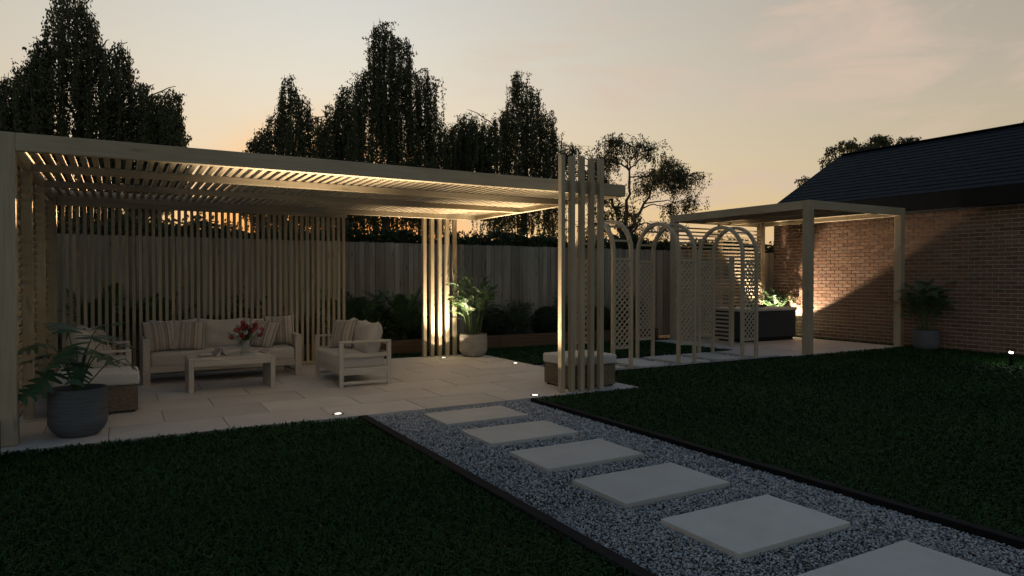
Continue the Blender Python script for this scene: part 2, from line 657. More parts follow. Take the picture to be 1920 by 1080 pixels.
# ------------------------------------------------------------------ the setting: ground, paving, paths
def sheet(name, x0, y0, x1, y1, z, mat, parent=None):
    return add(name, mesh(name, [(x0, y0, z), (x1, y0, z), (x1, y1, z), (x0, y1, z)], [(0, 1, 2, 3)], mat), parent)


tag(sheet('ground', -300, -300, 300, 300, -.06, 'turf'), kind='structure')
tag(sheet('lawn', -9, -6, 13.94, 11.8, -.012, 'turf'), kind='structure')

PATIO_X0, PATIO_X1, PATIO_Y0, PATIO_Y1 = -1.06, 5.64, 6.63, 11.08
patio = add('patio', bar_mesh(PATIO_X1 - PATIO_X0 - .01, PATIO_Y1 - PATIO_Y0 - .01, .044, 'joint', 0), None,
            Matrix.Translation(((PATIO_X0 + PATIO_X1) / 2, (PATIO_Y0 + PATIO_Y1) / 2, .010)))
tag(patio, kind='structure')
ROWS = [6.63, 7.24, 7.87, 8.49, 9.12, 9.74, 10.37, 11.08]
for r in range(7):
    y0, y1 = ROWS[r], ROWS[r + 1]
    off = .865 if r % 2 == 0 else .365
    k = math.floor((PATIO_X0 - off) / .955)
    while True:
        xa, xb = off + .955 * k, off + .955 * (k + 1)
        k += 1
        a, b = max(xa, PATIO_X0), min(xb, PATIO_X1)
        if b - a < .03:
            if xa > PATIO_X1:
                break
            continue
        g = .004
        zt = .04 + rng.uniform(-.0012, .0012)
        box(patio, 'paving_slab', (a + g, y0 + g, .006), (b - g, y1 - g, zt), 'slab', .003)

# stepping-stone path to the patio
PX0, PX1 = 2.115, 4.0
path = tag(sheet('gravel_path', PX0 - .08, -1.5, PX1 + .07, 6.625, -.004, 'grit'), kind='structure')
SLABS = [(2.645, 6.399 - .8686 * k) for k in range(8)]
for x0, y1 in SLABS:
    box(path, 'stepping_slab', (x0, y1 - .569, -.003), (x0 + .886, y1, .04), 'step', .003)
for nm, x0, x1 in (('path_edging', 2.03, 2.112), ('path_edging', 4.003, 4.075)):
    k = box(None, nm, (x0, -1.5, -.05), (x1, 6.56, .052), 'kerb', .004)
    tag(k, kind='structure')

# second path under the arches
Q_Y0, Q_Y1 = 7.97, 9.27
path2 = tag(sheet('gravel_path', PATIO_X1, Q_Y0, 10.1, Q_Y1, -.004, 'grit'), kind='structure')
SLABS2 = [6.13 + .869 * k for k in range(5)]
for x0 in SLABS2:
    box(path2, 'stepping_slab', (x0, 8.2, -.003), (x0 + .6, 9.14, .04), 'step', .003)
for yy in (Q_Y0 - .03, Q_Y1):
    tag(box(None, 'path_edging', (PATIO_X1 + .01, yy, -.05), (10.2, yy + .03, .045), 'kerb', .003), kind='structure')

# slabs under the hot tub
patio2 = add('patio', bar_mesh(3.5, 3.5, .04, 'joint', 0), None, Matrix.Translation((11.88, 9.75, .0)))
tag(patio2, kind='structure')
for i in range(4):
    for j in range(6):
        xa = 10.12 + .88 * i
        ya = 7.99 + .585 * j
        box(patio2, 'paving_slab', (xa + .004, ya + .004, 0), (xa + .876, ya + .581, .035 + rng.uniform(-.001, .001)), 'slab', .003)


def in_any(P, rects):
    m = np.zeros(len(P), bool)
    for x0, y0, x1, y1 in rects:
        m |= (P[:, 0] > x0) & (P[:, 0] < x1) & (P[:, 1] > y0) & (P[:, 1] < y1)
    return m


# chippings
def stones(n, rect, smin, smax, avoid, zbase):
    x0, y0, x1, y1 = rect
    P = np.stack([rng.uniform(x0, x1, n), rng.uniform(y0, y1, n), np.zeros(n)], 1)
    P = P[~in_any(P, avoid)]
    return P


def gravel(name, Plist, smin, smax, parent=None):
    P = np.concatenate(Plist)
    n = len(P)
    s = rng.uniform(smin, smax, n) * (1 + .18 * np.maximum(0, np.hypot(P[:, 0], P[:, 1]) - 4))
    base = np.array([[1, 0, 0], [-1, 0, 0], [0, 1, 0], [0, -1, 0], [0, 0, 1], [0, 0, -1]], float)
    J = base[None] * (1 + rng.uniform(-.35, .35, (n, 6, 3)))
    J += rng.normal(0, .16, (n, 6, 3))
    J *= np.stack([s * .5, s * .5 * rng.uniform(.55, 1, n), s * rng.uniform(.22, .4, n)], 1)[:, None, :]
    a = rng.uniform(0, 2 * PI, n)
    tl = rng.normal(0, .35, n)
    ca, sa, ct, st = np.cos(a), np.sin(a), np.cos(tl), np.sin(tl)
    x, y, z = J[..., 0], J[..., 1], J[..., 2]
    x, z = x * ct[:, None] + z * st[:, None], -x * st[:, None] + z * ct[:, None]
    x, y = x * ca[:, None] - y * sa[:, None], x * sa[:, None] + y * ca[:, None]
    V = np.stack([x, y, z], 2) + P[:, None, :] + np.array([0, 0, .006]) + np.stack([0 * s, 0 * s, rng.uniform(0, .008, n)], 1)[:, None, :]
    f = np.array([[0, 2, 4], [2, 1, 4], [1, 3, 4], [3, 0, 4], [2, 0, 5], [1, 2, 5], [3, 1, 5], [0, 3, 5]])
    F = (np.arange(n) * 6)[:, None, None] + f[None]
    o = add(name, mesh(name, V.reshape(-1, 3), F.reshape(-1, 3), 'stone', tint=np.repeat(np.clip(rng.beta(1.15, 1.2, n), 0, 1), 6)), parent)
    return tag(o, kind='stuff')


avoid1 = [(x0 - .004, y1 - .573, x0 + .89, y1 + .004) for x0, y1 in SLABS]
gravel('gravel', [stones(40000, (PX0, 1.0, PX1, 3.4), 0, 0, avoid1, 0), stones(32000, (PX0, 3.4, PX1, 6.62), 0, 0, avoid1, 0)], .010, .022)
avoid2 = [(x0 - .004, 8.196, x0 + .604, 9.144) for x0 in SLABS2]
gravel('gravel', [stones(7000, (PATIO_X1, Q_Y0, 10.1, Q_Y1), 0, 0, avoid2, 0)], .012, .020)


# grass blades
def grass(name, rects, avoid, dens, wid, hei):
    Ps = []
    for x0, y0, x1, y1 in rects:
        n = int((x1 - x0) * (y1 - y0) * 8200)
        P = np.stack([rng.uniform(x0, x1, n), rng.uniform(y0, y1, n)], 1)
        az = np.arctan2(P[:, 0], P[:, 1])
        r = np.hypot(P[:, 0], P[:, 1])
        keep = (az < 1.27) & (az > -.32) & (r > 2.4)
        dn = np.clip(8200 * (4.2 / np.maximum(r, 4.2)) ** 1.35, 1700, 8200) / 8200
        Ps.append(P[keep & (rng.uniform(0, 1, n) < dn * dens)])
    P = np.concatenate(Ps)
    P = np.concatenate([P, np.zeros((len(P), 1))], 1)
    P = P[~in_any(P, avoid)]
    n = len(P)
    r = np.hypot(P[:, 0], P[:, 1])
    clump = np.sin(P[:, 0] * 2.1 + np.sin(P[:, 1] * 1.7)) * .5 + np.sin(P[:, 1] * 2.6 + P[:, 0] * .9) * .5
    h = hei * rng.uniform(.55, 1.25, n) * (1 + .12 * clump)
    w = wid * rng.uniform(.7, 1.3, n) * np.clip(r / 4.2, 1, 2.3) ** .8
    a = rng.uniform(0, 2 * PI, n)
    ln = rng.uniform(.25, 1.15, n) * h
    d = np.stack([np.cos(a), np.sin(a), np.zeros(n)], 1)
    q = np.stack([-np.sin(a), np.cos(a), np.zeros(n)], 1)
    tw = rng.normal(0, .35, n)[:, None]
    up = np.array([0, 0, 1.])
    V = np.empty((n, 5, 3))
    V[:, 0] = P - q * w[:, None] * .4
    V[:, 1] = P + q * w[:, None] * .4
    mid = P + d * (ln * .38)[:, None] + up * (h * .68)[:, None] + q * tw * (h * .2)[:, None]
    V[:, 2] = mid + q * w[:, None] * .5
    V[:, 3] = mid - q * w[:, None] * .5
    V[:, 4] = P + d * ln[:, None] + up * (h * rng.uniform(.55, 1.0, n))[:, None] + q * tw * (h * .6)[:, None]
    V = V.reshape(-1, 3)
    # a quad and a tip triangle per blade, all as triangles
    f = np.array([[0, 1, 2], [0, 2, 3], [3, 2, 4]])
    F = ((np.arange(n) * 5)[:, None, None] + f[None]).reshape(-1, 3)
    tint = np.clip(rng.beta(2, 2.4, n) + .12 * clump, 0, 1)
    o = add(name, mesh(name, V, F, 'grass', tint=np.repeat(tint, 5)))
    return tag(o, kind='stuff')


AV = [(PATIO_X0 + .02, PATIO_Y0 - .005, PATIO_X1 + .01, PATIO_Y1 + .005), (2.03, -2, 4.075, 6.62), (PATIO_X1 - .02, Q_Y0 - .03, 10.2, Q_Y1 + .03),
      (10.1, 7.98, 13.66, 11.52), (-1.7, 5.9, -.80, 6.62), (1.6, 6.56, 4.2, 6.66)]
grass('grass', [(-2.6, .8, 2.03, 6.66)], AV, 1., .0075, .058)
grass('grass', [(4.07, .8, 13.93, 7.95)], AV, 1., .0078, .056)
grass('grass', [(PATIO_X1, Q_Y1, 10.12, 11.8), (-1.6, 11.07, PATIO_X1, 11.8), (13.66, 7.95, 13.93, 11.45), (10.12, 11.52, 13.9, 11.8)], AV, 1., .009, .055)

# ------------------------------------------------------------------ boundary: raised bed, fence, hedge
bed = thing('raised_bed', 'long raised bed of brown timber sleepers in front of the fence', 'raised bed', (2, 11.8, 0), world=True)
xs = [-3.2, -1.0, 1.5, 4.0, 6.5, 8.7, 10.6]
for a, b in zip(xs[:-1], xs[1:]):
    box(bed, 'sleeper', (a + .003, 11.8 + rng.uniform(0, .006), -.02), (b - .003, 11.91, .270 + rng.uniform(-.003, .003)), 'sleeper', .006)
sv, sf = [], []
nx, ny = 90, 6
for j in range(ny + 1):
    for i in range(nx + 1):
        x = -3.2 + 13.7 * i / nx
        y = 11.9 + .68 * j / ny
        sv.append((x, y, .215 + .022 * math.sin(x * 7 + y * 9) * math.cos(x * 3.3) + rng.uniform(-.012, .012)))
for j in range(ny):
    for i in range(nx):
        k = j * (nx + 1) + i
        sf.append((k, k + 1, k + nx + 2, k + nx + 1))
add('soil', mesh('soil', sv, sf, 'soil'), bed)

bed2 = thing('timber_planter', 'corner of a low brown timber planter beside the pergola post', 'planter', (-1.25, 6.25, 0), world=True)
box(bed2, 'front_board', (-1.7, 5.95, -.02), (-.815, 6.03, .29), 'sleeper', .006)
box(bed2, 'back_board', (-1.7, 6.55, -.02), (-.815, 6.63, .29), 'sleeper', .006)
box(bed2, 'side_board', (-.895, 6.032, -.02), (-.815, 6.548, .288), 'sleeper', .006)
box(bed2, 'side_board', (-1.7, 6.032, -.02), (-1.62, 6.548, .288), 'sleeper', .006)
box(bed2, 'soil', (-1.62, 6.032, 0), (-.896, 6.548, .25), 'soil', 0)

fence = thing('fence', 'tall weathered grey timber fence of upright boards behind the raised bed', 'fence', (5, 12.62, 0), world=True)
x = -3.6
while x < 16.9:
    w = .098 + rng.uniform(-.006, .008)
    y = 12.60 + (.012 if int(x * 10) % 2 else 0) + rng.uniform(-.003, .003)
    bar(fence, 'board', (x + w / 2, y, .02), (x + w / 2, y, 2.085 + rng.uniform(-.008, .008)), w - .004, .02, 'fence', .002)
    x += w
for z in (.35, 1.05, 1.8):
    box(fence, 'rail', (-3.6, 12.63, z), (16.9, 12.68, z + .08), 'fence', .004)

n = 36000
hx = rng.uniform(-4, 18, n)
side = rng.uniform(0, 1, n)
top = 2.22 + .06 * np.sin(hx * 1.9) + .05 * np.sin(hx * 5.3 + 1) + .04 * np.sin(hx * 11.7)
hy = np.where(side < .5, 12.82 + rng.normal(0, .05, n), rng.uniform(12.8, 13.35, n))
hz = np.where(side < .5, 1.8 + rng.uniform(0, 1, n) * (top - 1.8), top + rng.normal(0, .045, n))
spr = rng.uniform(0, 1, n) < .05
hz = np.where(spr, top + rng.uniform(.02, .17, n), hz)
V, F, T = leaf_quads(np.stack([hx, hy, hz], 1), .085, .5, -.15)
hedge = thing('hedge', 'clipped dark evergreen hedge showing above the top of the fence', 'hedge', (6, 13.05, 0), world=True)
add('foliage', mesh('foliage', V, F, 'hedge_leaf', tint=T), hedge)
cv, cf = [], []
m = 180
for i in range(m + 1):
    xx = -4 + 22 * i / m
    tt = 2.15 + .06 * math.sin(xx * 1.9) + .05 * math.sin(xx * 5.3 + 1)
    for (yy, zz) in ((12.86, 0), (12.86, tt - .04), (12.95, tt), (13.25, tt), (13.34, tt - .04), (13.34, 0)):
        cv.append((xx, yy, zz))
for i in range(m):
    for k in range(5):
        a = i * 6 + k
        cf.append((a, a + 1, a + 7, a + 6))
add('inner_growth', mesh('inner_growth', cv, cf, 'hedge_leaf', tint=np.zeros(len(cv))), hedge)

# ------------------------------------------------------------------ trees


def weeping_tree(label, base, sky, n_tress, zbot, dense=1., leaf=.066, group='weeping trees beyond the hedge', trunk_r=.17, limbs=()):
    """sky: the crown's outline as (x, z) points; hanging tresses of leaves fill it, each a spire of its own.
    zbot: (x, z) points for how far down the tresses reach."""
    t = thing('weeping_tree', label, 'tree', (base[0], base[1], 0), group=group, world=True)
    sx, sz = np.array(sky).T
    bx, bz = np.array(zbot).T
    zt = np.interp(base[0], sx, sz) * .82
    pts = [(base[0] + .10 * math.sin(k * 1.3), base[1] + .1 * math.cos(k), zt * k / 8) for k in range(9)]
    V, F = tube(pts, trunk_r, .03, 9)
    add('trunk', mesh('trunk', V, F, 'bark', True), t)
    bv, bf = [], []
    for x, z, up in limbs:
        p0 = Vector((base[0], base[1], min(zt * .9, max(1.3, z - up))))
        p3 = Vector((x, base[1] + rng.uniform(-.5, .1), z))
        p1 = p0.lerp(p3, .35) + Vector((0, 0, .32 * (z - p0.z) + .05))
        p2 = p0.lerp(p3, .75) + Vector((0, 0, .10 * (z - p0.z) + .16))
        cur = [p0 * (1 - q) ** 3 + p1 * 3 * q * (1 - q) ** 2 + p2 * 3 * q * q * (1 - q) + p3 * q ** 3 for q in [i / 10 for i in range(11)]]
        for i in range(1, 10):
            cur[i] = cur[i] + Vector((rng.uniform(-.03, .03), 0, rng.uniform(-.03, .03)))
        tube(cur, .04, .007, 5, bv, bf)
    PP = []
    # tresses whose tips draw the outline, then the mass behind it
    xs_ = np.interp(np.linspace(0, 1, len(sx) * 4), np.linspace(0, 1, len(sx)), sx)
    tops = [(x, float(np.interp(x, sx, sz)) - abs(rng.normal(0, .07)), rng.uniform(-.3, .3), True) for x in xs_]
    lo, hi = sx[0], sx[-1]
    while len(tops) < n_tress:
        x = rng.uniform(lo, hi)
        if rng.uniform() < .35:
            x = round(x / .25) * .25 + rng.normal(0, .04)
        if not lo < x < hi:
            continue
        zs, zb = np.interp(x, sx, sz), np.interp(x, bx, bz)
        # keep away from the outline's steep sides
        zmin = min(np.interp(x - .05, sx, sz), zs, np.interp(x + .05, sx, sz))
        u = rng.uniform(0, 1) ** 1.15
        z = zmin - .16 - u * max(0., zmin - zb - .6)
        if z - zb < .25:
            continue
        tops.append((x, z, rng.normal(0, .45), False))
    for x, z, dy, edge in tops:
        zb = float(np.interp(x, bx, bz))
        ln = min(rng.uniform(.7, 2.0) if not edge else rng.uniform(.5, 1.5), max(.2, z - zb + rng.uniform(-.35, .25)))
        m = int(ln * rng.uniform(55, 110) * dense)
        q = np.sort(rng.uniform(0, 1, m)) ** 1.15
        wid = (.010 + .034 * (1 - q) ** .8) * rng.uniform(.7, 1.3)
        lean = rng.normal(0, .03)
        sgn = (1 if x > base[0] else -1) if rng.uniform() < .8 else rng.choice((-1, 1))
        arch = rng.uniform(.06, .17)
        # from the limb side up over a small arch, then straight down
        xx = x - sgn * arch * np.exp(-q * ln / .10)
        zz = z - q * ln - .55 * arch * np.exp(-q * ln / .035)
        PP.append(np.stack([xx + lean * q + rng.normal(0, 1, m) * wid, base[1] + dy + rng.normal(0, 1, m) * wid, zz + rng.normal(0, .018, m)], 1))
        if rng.uniform() < .35:
            y = base[1] + dy
            tube([(x, y, z + .02), (x + lean * .5, y, z - ln * .5), (x + lean, y, z - ln)], .006, .002, 3, bv, bf)
    tag(add('branch', mesh('branch', bv, bf, 'bark'), t), kind='stuff')
    V, F, T = leaf_quads(np.concatenate(PP), leaf, .5, 1.1)
    add('crown', mesh('crown', V, F, 'tree_leaf', tint=T), t)
    return t


weeping_tree('massive weeping tree rising past the top left corner behind the pergola', (-.62, 17.2),
             [(-2.34, 5.32), (-2.13, 5.4), (-2.02, 5.37), (-2.0, 5.55), (-1.89, 5.49), (-1.78, 5.78), (-1.73, 5.91), (-1.62, 5.85), (-1.58, 5.9), (-1.53, 6.08), 
             (-1.5, 6.37), (-1.42, 6.38), (-1.33, 6.17), (-1.3, 6.45), (-1.27, 7.05), (-1.24, 6.25), (-1.19, 6.27), (-1.14, 7.46), (-0.97, 7.61), (-0.81, 7.75), 
             (-0.67, 7.39), (-0.58, 7.19), (-0.53, 7.06), (-0.47, 7.09), (-0.41, 7.12), (-0.36, 6.84), (-0.3, 6.51), (-0.23, 6.3), (-0.15, 6.41), (-0.07, 6.44), 
             (0.02, 6.51), (0.12, 6.52), (0.19, 6.53), (0.23, 5.92), (0.23, 6.32), (0.26, 5.67), (0.37, 5.74), (0.49, 5.75), (0.6, 5.74), (0.7, 5.43), 
             (0.8, 5.51), (0.91, 5.6), (1.02, 5.62), (1.12, 5.69), (1.21, 5.59), (1.26, 5.42), (1.29, 4.95)], 1350, [(-3, 2.0), (.3, 2.2), (.72, 2.4), (.85, 3.0), (1.4, 3.3)], group=None,
             limbs=[(-.15, 6.40, 1.2), (.19, 6.52, 1.4), (.7, 5.72, 1.5), (1.12, 5.66, 1.9), (1.0, 4.6, 1.2), (-1.5, 6.3, 1.3), (-1.7, 5.8, 1.4)])
weeping_tree('narrow weeping tree with a leaning tip, shortest of the weeping row', (4.1, 19),
             [(2.78, 4.62), (2.9, 4.91), (2.96, 5.11), (3.02, 4.99), (3.14, 5.42), (3.23, 5.33), (3.3, 5.37), (3.41, 5.73), (3.57, 5.81), (3.7, 5.62), 
             (3.74, 6.55), (3.83, 6.82), (3.94, 6.85), (4.05, 6.74), (4.24, 6.57), (4.36, 6.46), (4.48, 6.44), (4.55, 6.01), (4.67, 5.85), (4.81, 5.88), 
             (4.9, 5.81), (4.99, 6.07), (5.14, 6.41), (5.29, 6.1)], 600, [(2.7, 3.3), (3.2, 2.6), (5.4, 2.6)],
             limbs=[(3.2, 5.35, 1.2), (3.57, 5.78, 1.0), (4.9, 5.82, 1.2)])
weeping_tree('tallest weeping tree, broad and dense, above the middle of the pergola', (6.75, 19),
             [(5.23, 6.1), (5.32, 6.7), (5.41, 6.83), (5.53, 6.73), (5.63, 6.85), (5.74, 6.98), (5.87, 7.28), (6.02, 7.29), (6.13, 7.38), (6.24, 7.36), 
             (6.3, 8.5), (6.38, 8.77), (6.49, 8.76), (6.59, 8.84), (6.72, 8.68), (6.89, 8.41), (7.01, 8.4), (7.09, 8.47), (7.2, 8.31), (7.35, 8.29), (7.43, 7.85), 
             (7.5, 7.47), (7.68, 7.53), (7.92, 7.61), (8.07, 7.51), (8.11, 7.08), (8.18, 6.7), (8.28, 6.55), (8.33, 5.92)], 1150, [(5.2, 2.6), (7.6, 2.7), (8.3, 3.0)],
             limbs=[(5.41, 6.8, 1.4), (5.87, 7.25, 1.2), (7.92, 7.58, 1.3), (8.1, 6.9, 1.2)])
weeping_tree('slender pointed weeping tree standing beside the slatted columns', (12.0, 20),
             [(8.5, 5.96), (8.75, 6.24), (8.97, 6.26), (9.08, 6.29), (9.31, 6.42), (9.42, 6.65), (9.61, 6.76), (9.88, 6.84), (10.05, 6.64), (10.13, 6.3), 
             (10.27, 6.53), (10.42, 6.61), (10.66, 6.62), (10.86, 7.0), (11.02, 6.97), (11.19, 7.13), (11.33, 7.32), (11.41, 8.22), (11.58, 8.41), (11.78, 8.44), 
             (11.93, 8.12), (12.1, 7.87), (12.25, 8.11), (12.42, 7.92), (12.55, 7.75), (12.62, 7.21), (12.79, 7.05), (13.03, 7.3), (13.19, 6.91), (13.21, 6.27)], 1200, [(8.5, 2.9), (9.2, 3.0), (9.35, 4.7), (10.35, 4.7), (10.55, 2.9), (13.3, 2.8)],
             limbs=[(9.61, 6.76, 1.6), (9.08, 6.28, 1.2), (8.7, 5.9, 1.0), (10.9, 7.0, 1.4), (12.9, 7.1, 1.1)])


def open_tree(label, base, forks, clumps, n_leaf, leaf, spread, drop, group=None, name='spreading_tree'):
    """crooked trunk, a few main limbs (forks), and drooping leaf clumps carried by twigs from the nearest limb."""
    t = thing(name, label, 'tree', (base[0], base[1], 0), group=group, world=True)
    zf = base[2]
    tv, tf = tube([(base[0], base[1], 0), (base[0] + .10, base[1], zf * .5), (base[0] - .03, base[1], zf)], .16, .11, 9)
    add('trunk', mesh('trunk', tv, tf, 'bark', True), t)
    bv, bf = [], []
    nodes = []

    def limb(p0, p3, r0, r1, m, wob):
        k = Vector((rng.uniform(-.35, .35), rng.uniform(-.3, .3), .25 + rng.uniform(0, .25))) * (p3 - p0).length
        p1, p2 = p0.lerp(p3, .3) + k * .5, p0.lerp(p3, .7) - k * .18
        c = [p0 * (1 - q) ** 3 + p1 * 3 * q * (1 - q) ** 2 + p2 * 3 * q * q * (1 - q) + p3 * q ** 3 for q in [i / m for i in range(m + 1)]]
        for i in range(1, m):
            c[i] = c[i] + Vector((rng.uniform(-wob, wob), rng.uniform(-wob, wob), rng.uniform(-wob, wob)))
        tube(c, r0, r1, 6, bv, bf)
        return c
    for x, z in forks:
        c = limb(Vector((base[0] - .03, base[1], zf - .05)), Vector((x, base[1] + rng.uniform(-.6, .6), z)), .075, .03, 10, .05)
        nodes += c[4:]
    PP = []
    cx_, cz_ = [c_[0] for c_ in clumps], [c_[1] for c_ in clumps]
    extra = []
    for k in range(len(clumps) // 2):
        a_, b_ = rng.choice(len(clumps), 2, replace=False)
        u_ = rng.uniform(.3, .7)
        p_ = (cx_[a_] * u_ + cx_[b_] * (1 - u_), cz_[a_] * u_ + cz_[b_] * (1 - u_))
        if math.dist(clumps[a_], clumps[b_]) < 1.3:
            extra.append(p_)
    clumps = list(clumps) + extra
    for x, z in clumps:
        y = base[1] + rng.uniform(-.9, .9)
        p3 = Vector((x, y, z))
        n0 = min(nodes, key=lambda q: (q - p3).length + (0 if q.z < z else .4))
        cur = limb(n0, p3, .026, .008, 8, .045)
        m = int(n_leaf / len(clumps) / 26)
        for k in range(m):
            q = p3 + Vector((rng.normal(0, spread), rng.normal(0, spread), rng.normal(0, spread * .45)))
            tube([cur[7], cur[8].lerp(q, .5) + Vector((0, 0, .06)), q], .010, .003, 4, bv, bf)
            u = rng.uniform(0, 1, 26)
            ln = drop * rng.uniform(.4, 1.5)
            PP.append(np.stack([q.x + rng.normal(0, .045, 26) + .06 * u * rng.normal(), q.y + rng.normal(0, .045, 26), q.z + .03 - u * ln], 1))
    tag(add('branch', mesh('branch', bv, bf, 'bark', True), t), kind='stuff')
    V, F, T = leaf_quads(np.concatenate(PP), leaf, .55, .7)
    add('crown', mesh('crown', V, F, 'tree_leaf', tint=T), t)
    return t


open_tree('round open tree with crooked pale limbs behind the garden arches', (13.9, 17, 2.3), [(12.7, 4.5), (13.6, 4.7), (15.2, 4.5), (14.9, 3.4), (12.6, 3.3)],
          [(12.15, 5.2), (12.4, 5.45), (12.75, 5.5), (13.1, 5.45), (13.35, 5.2), (13.65, 5.2), (14.0, 5.5), (14.15, 5.35), (14.8, 5.0), (15.3, 4.85), (15.75, 5.05), (16.1, 5.0), (16.35, 4.8),
           (15.9, 4.6), (15.3, 4.5), (12.2, 4.7), (12.7, 4.75), (13.1, 4.6), (12.3, 4.0), (12.9, 4.0), (14.4, 4.6), (15.5, 3.75), (16.0, 3.9), (13.4, 3.6), (14.6, 3.5), (12.3, 3.3), (13.0, 3.1), (14.1, 3.0), (15.1, 3.1)],
          26000, .062, .25, .45)
open_tree('small open tree whose top shows over the end of the house roof', (22.8, 14.5, 3.6), [(21.3, 5.2), (22.7, 5.5), (24.3, 5.6)],
          [(20.9, 5.35), (21.25, 5.7), (21.7, 5.95), (22.15, 6.1), (22.5, 6.2), (22.9, 6.25), (23.3, 6.0), (24.0, 6.2), (24.4, 6.35), (24.85, 6.3), (20.5, 4.75), (21.9, 5.5), (23.0, 5.6)], 6500, .085, .17, .3, group='trees behind the house')
open_tree('tree behind the house with only a few leaves over the ridge at far right', (27.6, 11.2, 4.2), [(27.0, 5.6), (28.2, 6.0)],
          [(27.0, 6.85), (26.95, 6.1), (27.7, 7.1), (28.5, 7.0), (28.0, 6.3)], 2200, .085, .2, .3, group='trees behind the house')

# ------------------------------------------------------------------ brick house
WX = 13.96
house = thing('brick_house', 'red brick single storey house with a dark slate roof behind the hot tub', 'house', (15.5, 8, 0), world=True)
wall = box(house, 'wall', (WX, -4, -.05), (18.9, 11.4, 3.0), 'mortar', 0)
BL, BH = .207, .0752
rows = int(2.74 / BH)
cells = []
for r in range(rows):
    y = 11.4 - (BL / 2 if r % 2 else 0)
    if r % 2:
        cells.append((r, y, y + BL / 2 - .0, True))
    while y > .5:
        cells.append((r, y - BL, y, False))
        y -= BL


def brick_dist(c):
    r, a, b, half = c
    ym, zm = (a + b) / 2, (r + .5) * BH
    return math.sqrt(WX ** 2 + ym ** 2 + (zm - 1.4) ** 2)


vis = sorted([c for c in cells if c[1] > 6.0 and not c[3]], key=brick_dist)[:300]
vs = set((c[0], round(c[1], 3)) for c in vis)
bm_me = bar_mesh(BL - .011, .03, BH - .011, 'brick', .003)
for r, a, b, half in vis:
    M = Matrix.Translation((WX + .006 - rng.uniform(0, .003), (a + b) / 2, (r + .5) * BH)) @ Matrix.Rotation(PI / 2, 4, 'Z')
    add('brick', bm_me, wall, M)
bv, bf, bt = [], [], []
for r, a, b, half in cells:
    if (r, round(a, 3)) in vs:
        continue
    xo = WX - .009 - rng.uniform(0, .003)
    y0, y1, z0, z1 = a + .0055, b - .0055, r * BH + .0055, (r + 1) * BH - .0055
    k = len(bv)
    e = .003
    bv += [(xo, y0 + e, z0 + e), (xo, y1 - e, z0 + e), (xo, y1 - e, z1 - e), (xo, y0 + e, z1 - e),
           (WX + .004, y0, z0), (WX + .004, y1, z0), (WX + .004, y1, z1), (WX + .004, y0, z1)]
    bf += [(k, k + 3, k + 2, k + 1), (k, k + 1, k + 5, k + 4), (k + 1, k + 2, k + 6, k + 5), (k + 2, k + 3, k + 7, k + 6), (k + 3, k, k + 4, k + 7)]
    bt += [rng.uniform(0, 1)] * 8
tag(add('brick', mesh('brick', bv, bf, 'brick_run', tint=bt), wall), kind='stuff')

EX, EZ, RX, RZ, GY = 13.72, 3.06, 16.44, 4.60, 11.3
sl = Vector((RX - EX, 0, RZ - EZ))
SLEN = sl.length
sl.normalize()
nrm = Vector((-sl.z, 0, sl.x))
rf_v = [(EX, -4, EZ), (RX, -4, RZ), (2 * RX - EX, -4, EZ), (EX, GY, EZ), (RX, GY, RZ), (2 * RX - EX, GY, EZ)]
rf_v = [Vector(v) - Vector((0, 0, .03)) for v in rf_v]
roof = add('roof', mesh('roof', rf_v, [(0, 1, 4, 3), (1, 2, 5, 4), (3, 4, 5), (0, 2, 1), (0, 3, 5, 2)], 'fascia'), house)
courses = 16
cl = SLEN / courses
SW = .285
slates = []
for c in range(courses):
    y = GY + .02 - (SW / 2 if c % 2 else 0)
    if c % 2:
        slates.append((c, y, y + SW / 2))
    while y > 3.5:
        slates.append((c, y - SW, y))
        y -= SW


def sl_d(s):
    p = Vector((EX, 0, EZ)) + sl * (s[0] + .5) * cl
    return math.hypot(p.x, (s[1] + s[2]) / 2)


sl_vis = sorted([s for s in slates if s[1] > 5.0 and s[2] - s[1] > .2], key=sl_d)[:300]
sl_set = set((s[0], round(s[1], 3)) for s in sl_vis)
sl_me = bar_mesh(SW - .006, cl * 1.35, .008, 'slate', 0)


def slate_M(c, a, b):
    p = Vector((EX, 0, EZ)) + sl * (c + .62) * cl + nrm * (.012 + rng.uniform(0, .003))
    p.y = (a + b) / 2
    tlt = (sl - nrm * .045).normalized()
    z = Vector((-tlt.z, 0, tlt.x))
    M = Matrix((Vector((0, -1, 0)), tlt, z)).transposed().to_4x4()
    M.translation = p
    return M


for c, a, b in sl_vis:
    add('slate', sl_me, roof, slate_M(c, a, b))
sv, sf = [], []
for c, a, b in slates:
    if (c, round(a, 3)) in sl_set:
        continue
    M = slate_M(c, a, b)
    hw = (b - a) / 2 - .004
    k = len(sv)
    for dx in (-hw, hw):
        for dy in (-cl * .675, cl * .675):
            for dz in (-.006, .006):
                sv.append(M @ Vector((dx, dy, dz)))
    sf += [(k, k + 1, k + 3, k + 2), (k + 4, k + 6, k + 7, k + 5), (k, k + 4, k + 5, k + 1), (k + 2, k + 3, k + 7, k + 6), (k + 1, k + 5, k + 7, k + 3), (k, k + 2, k + 6, k + 4)]
tag(add('slate', mesh('slate', sv, sf, 'slate'), roof), kind='stuff')
bar(roof, 'ridge_cap', (RX, -4, RZ + .035), (RX, GY + .02, RZ + .035), .16, .03, 'fascia', .01)
box(house, 'fascia_board', (EX - .03, -4, 2.73), (EX, GY, 3.065), 'fascia', .004)
box(house, 'soffit', (EX + .003, -4, 2.735), (WX - .003, GY, 2.76), 'fascia', 0)
bar(house, 'verge_board', (EX, GY + .015, EZ - .06), (RX, GY + .015, RZ - .06), .025, .16, 'fascia', .003)

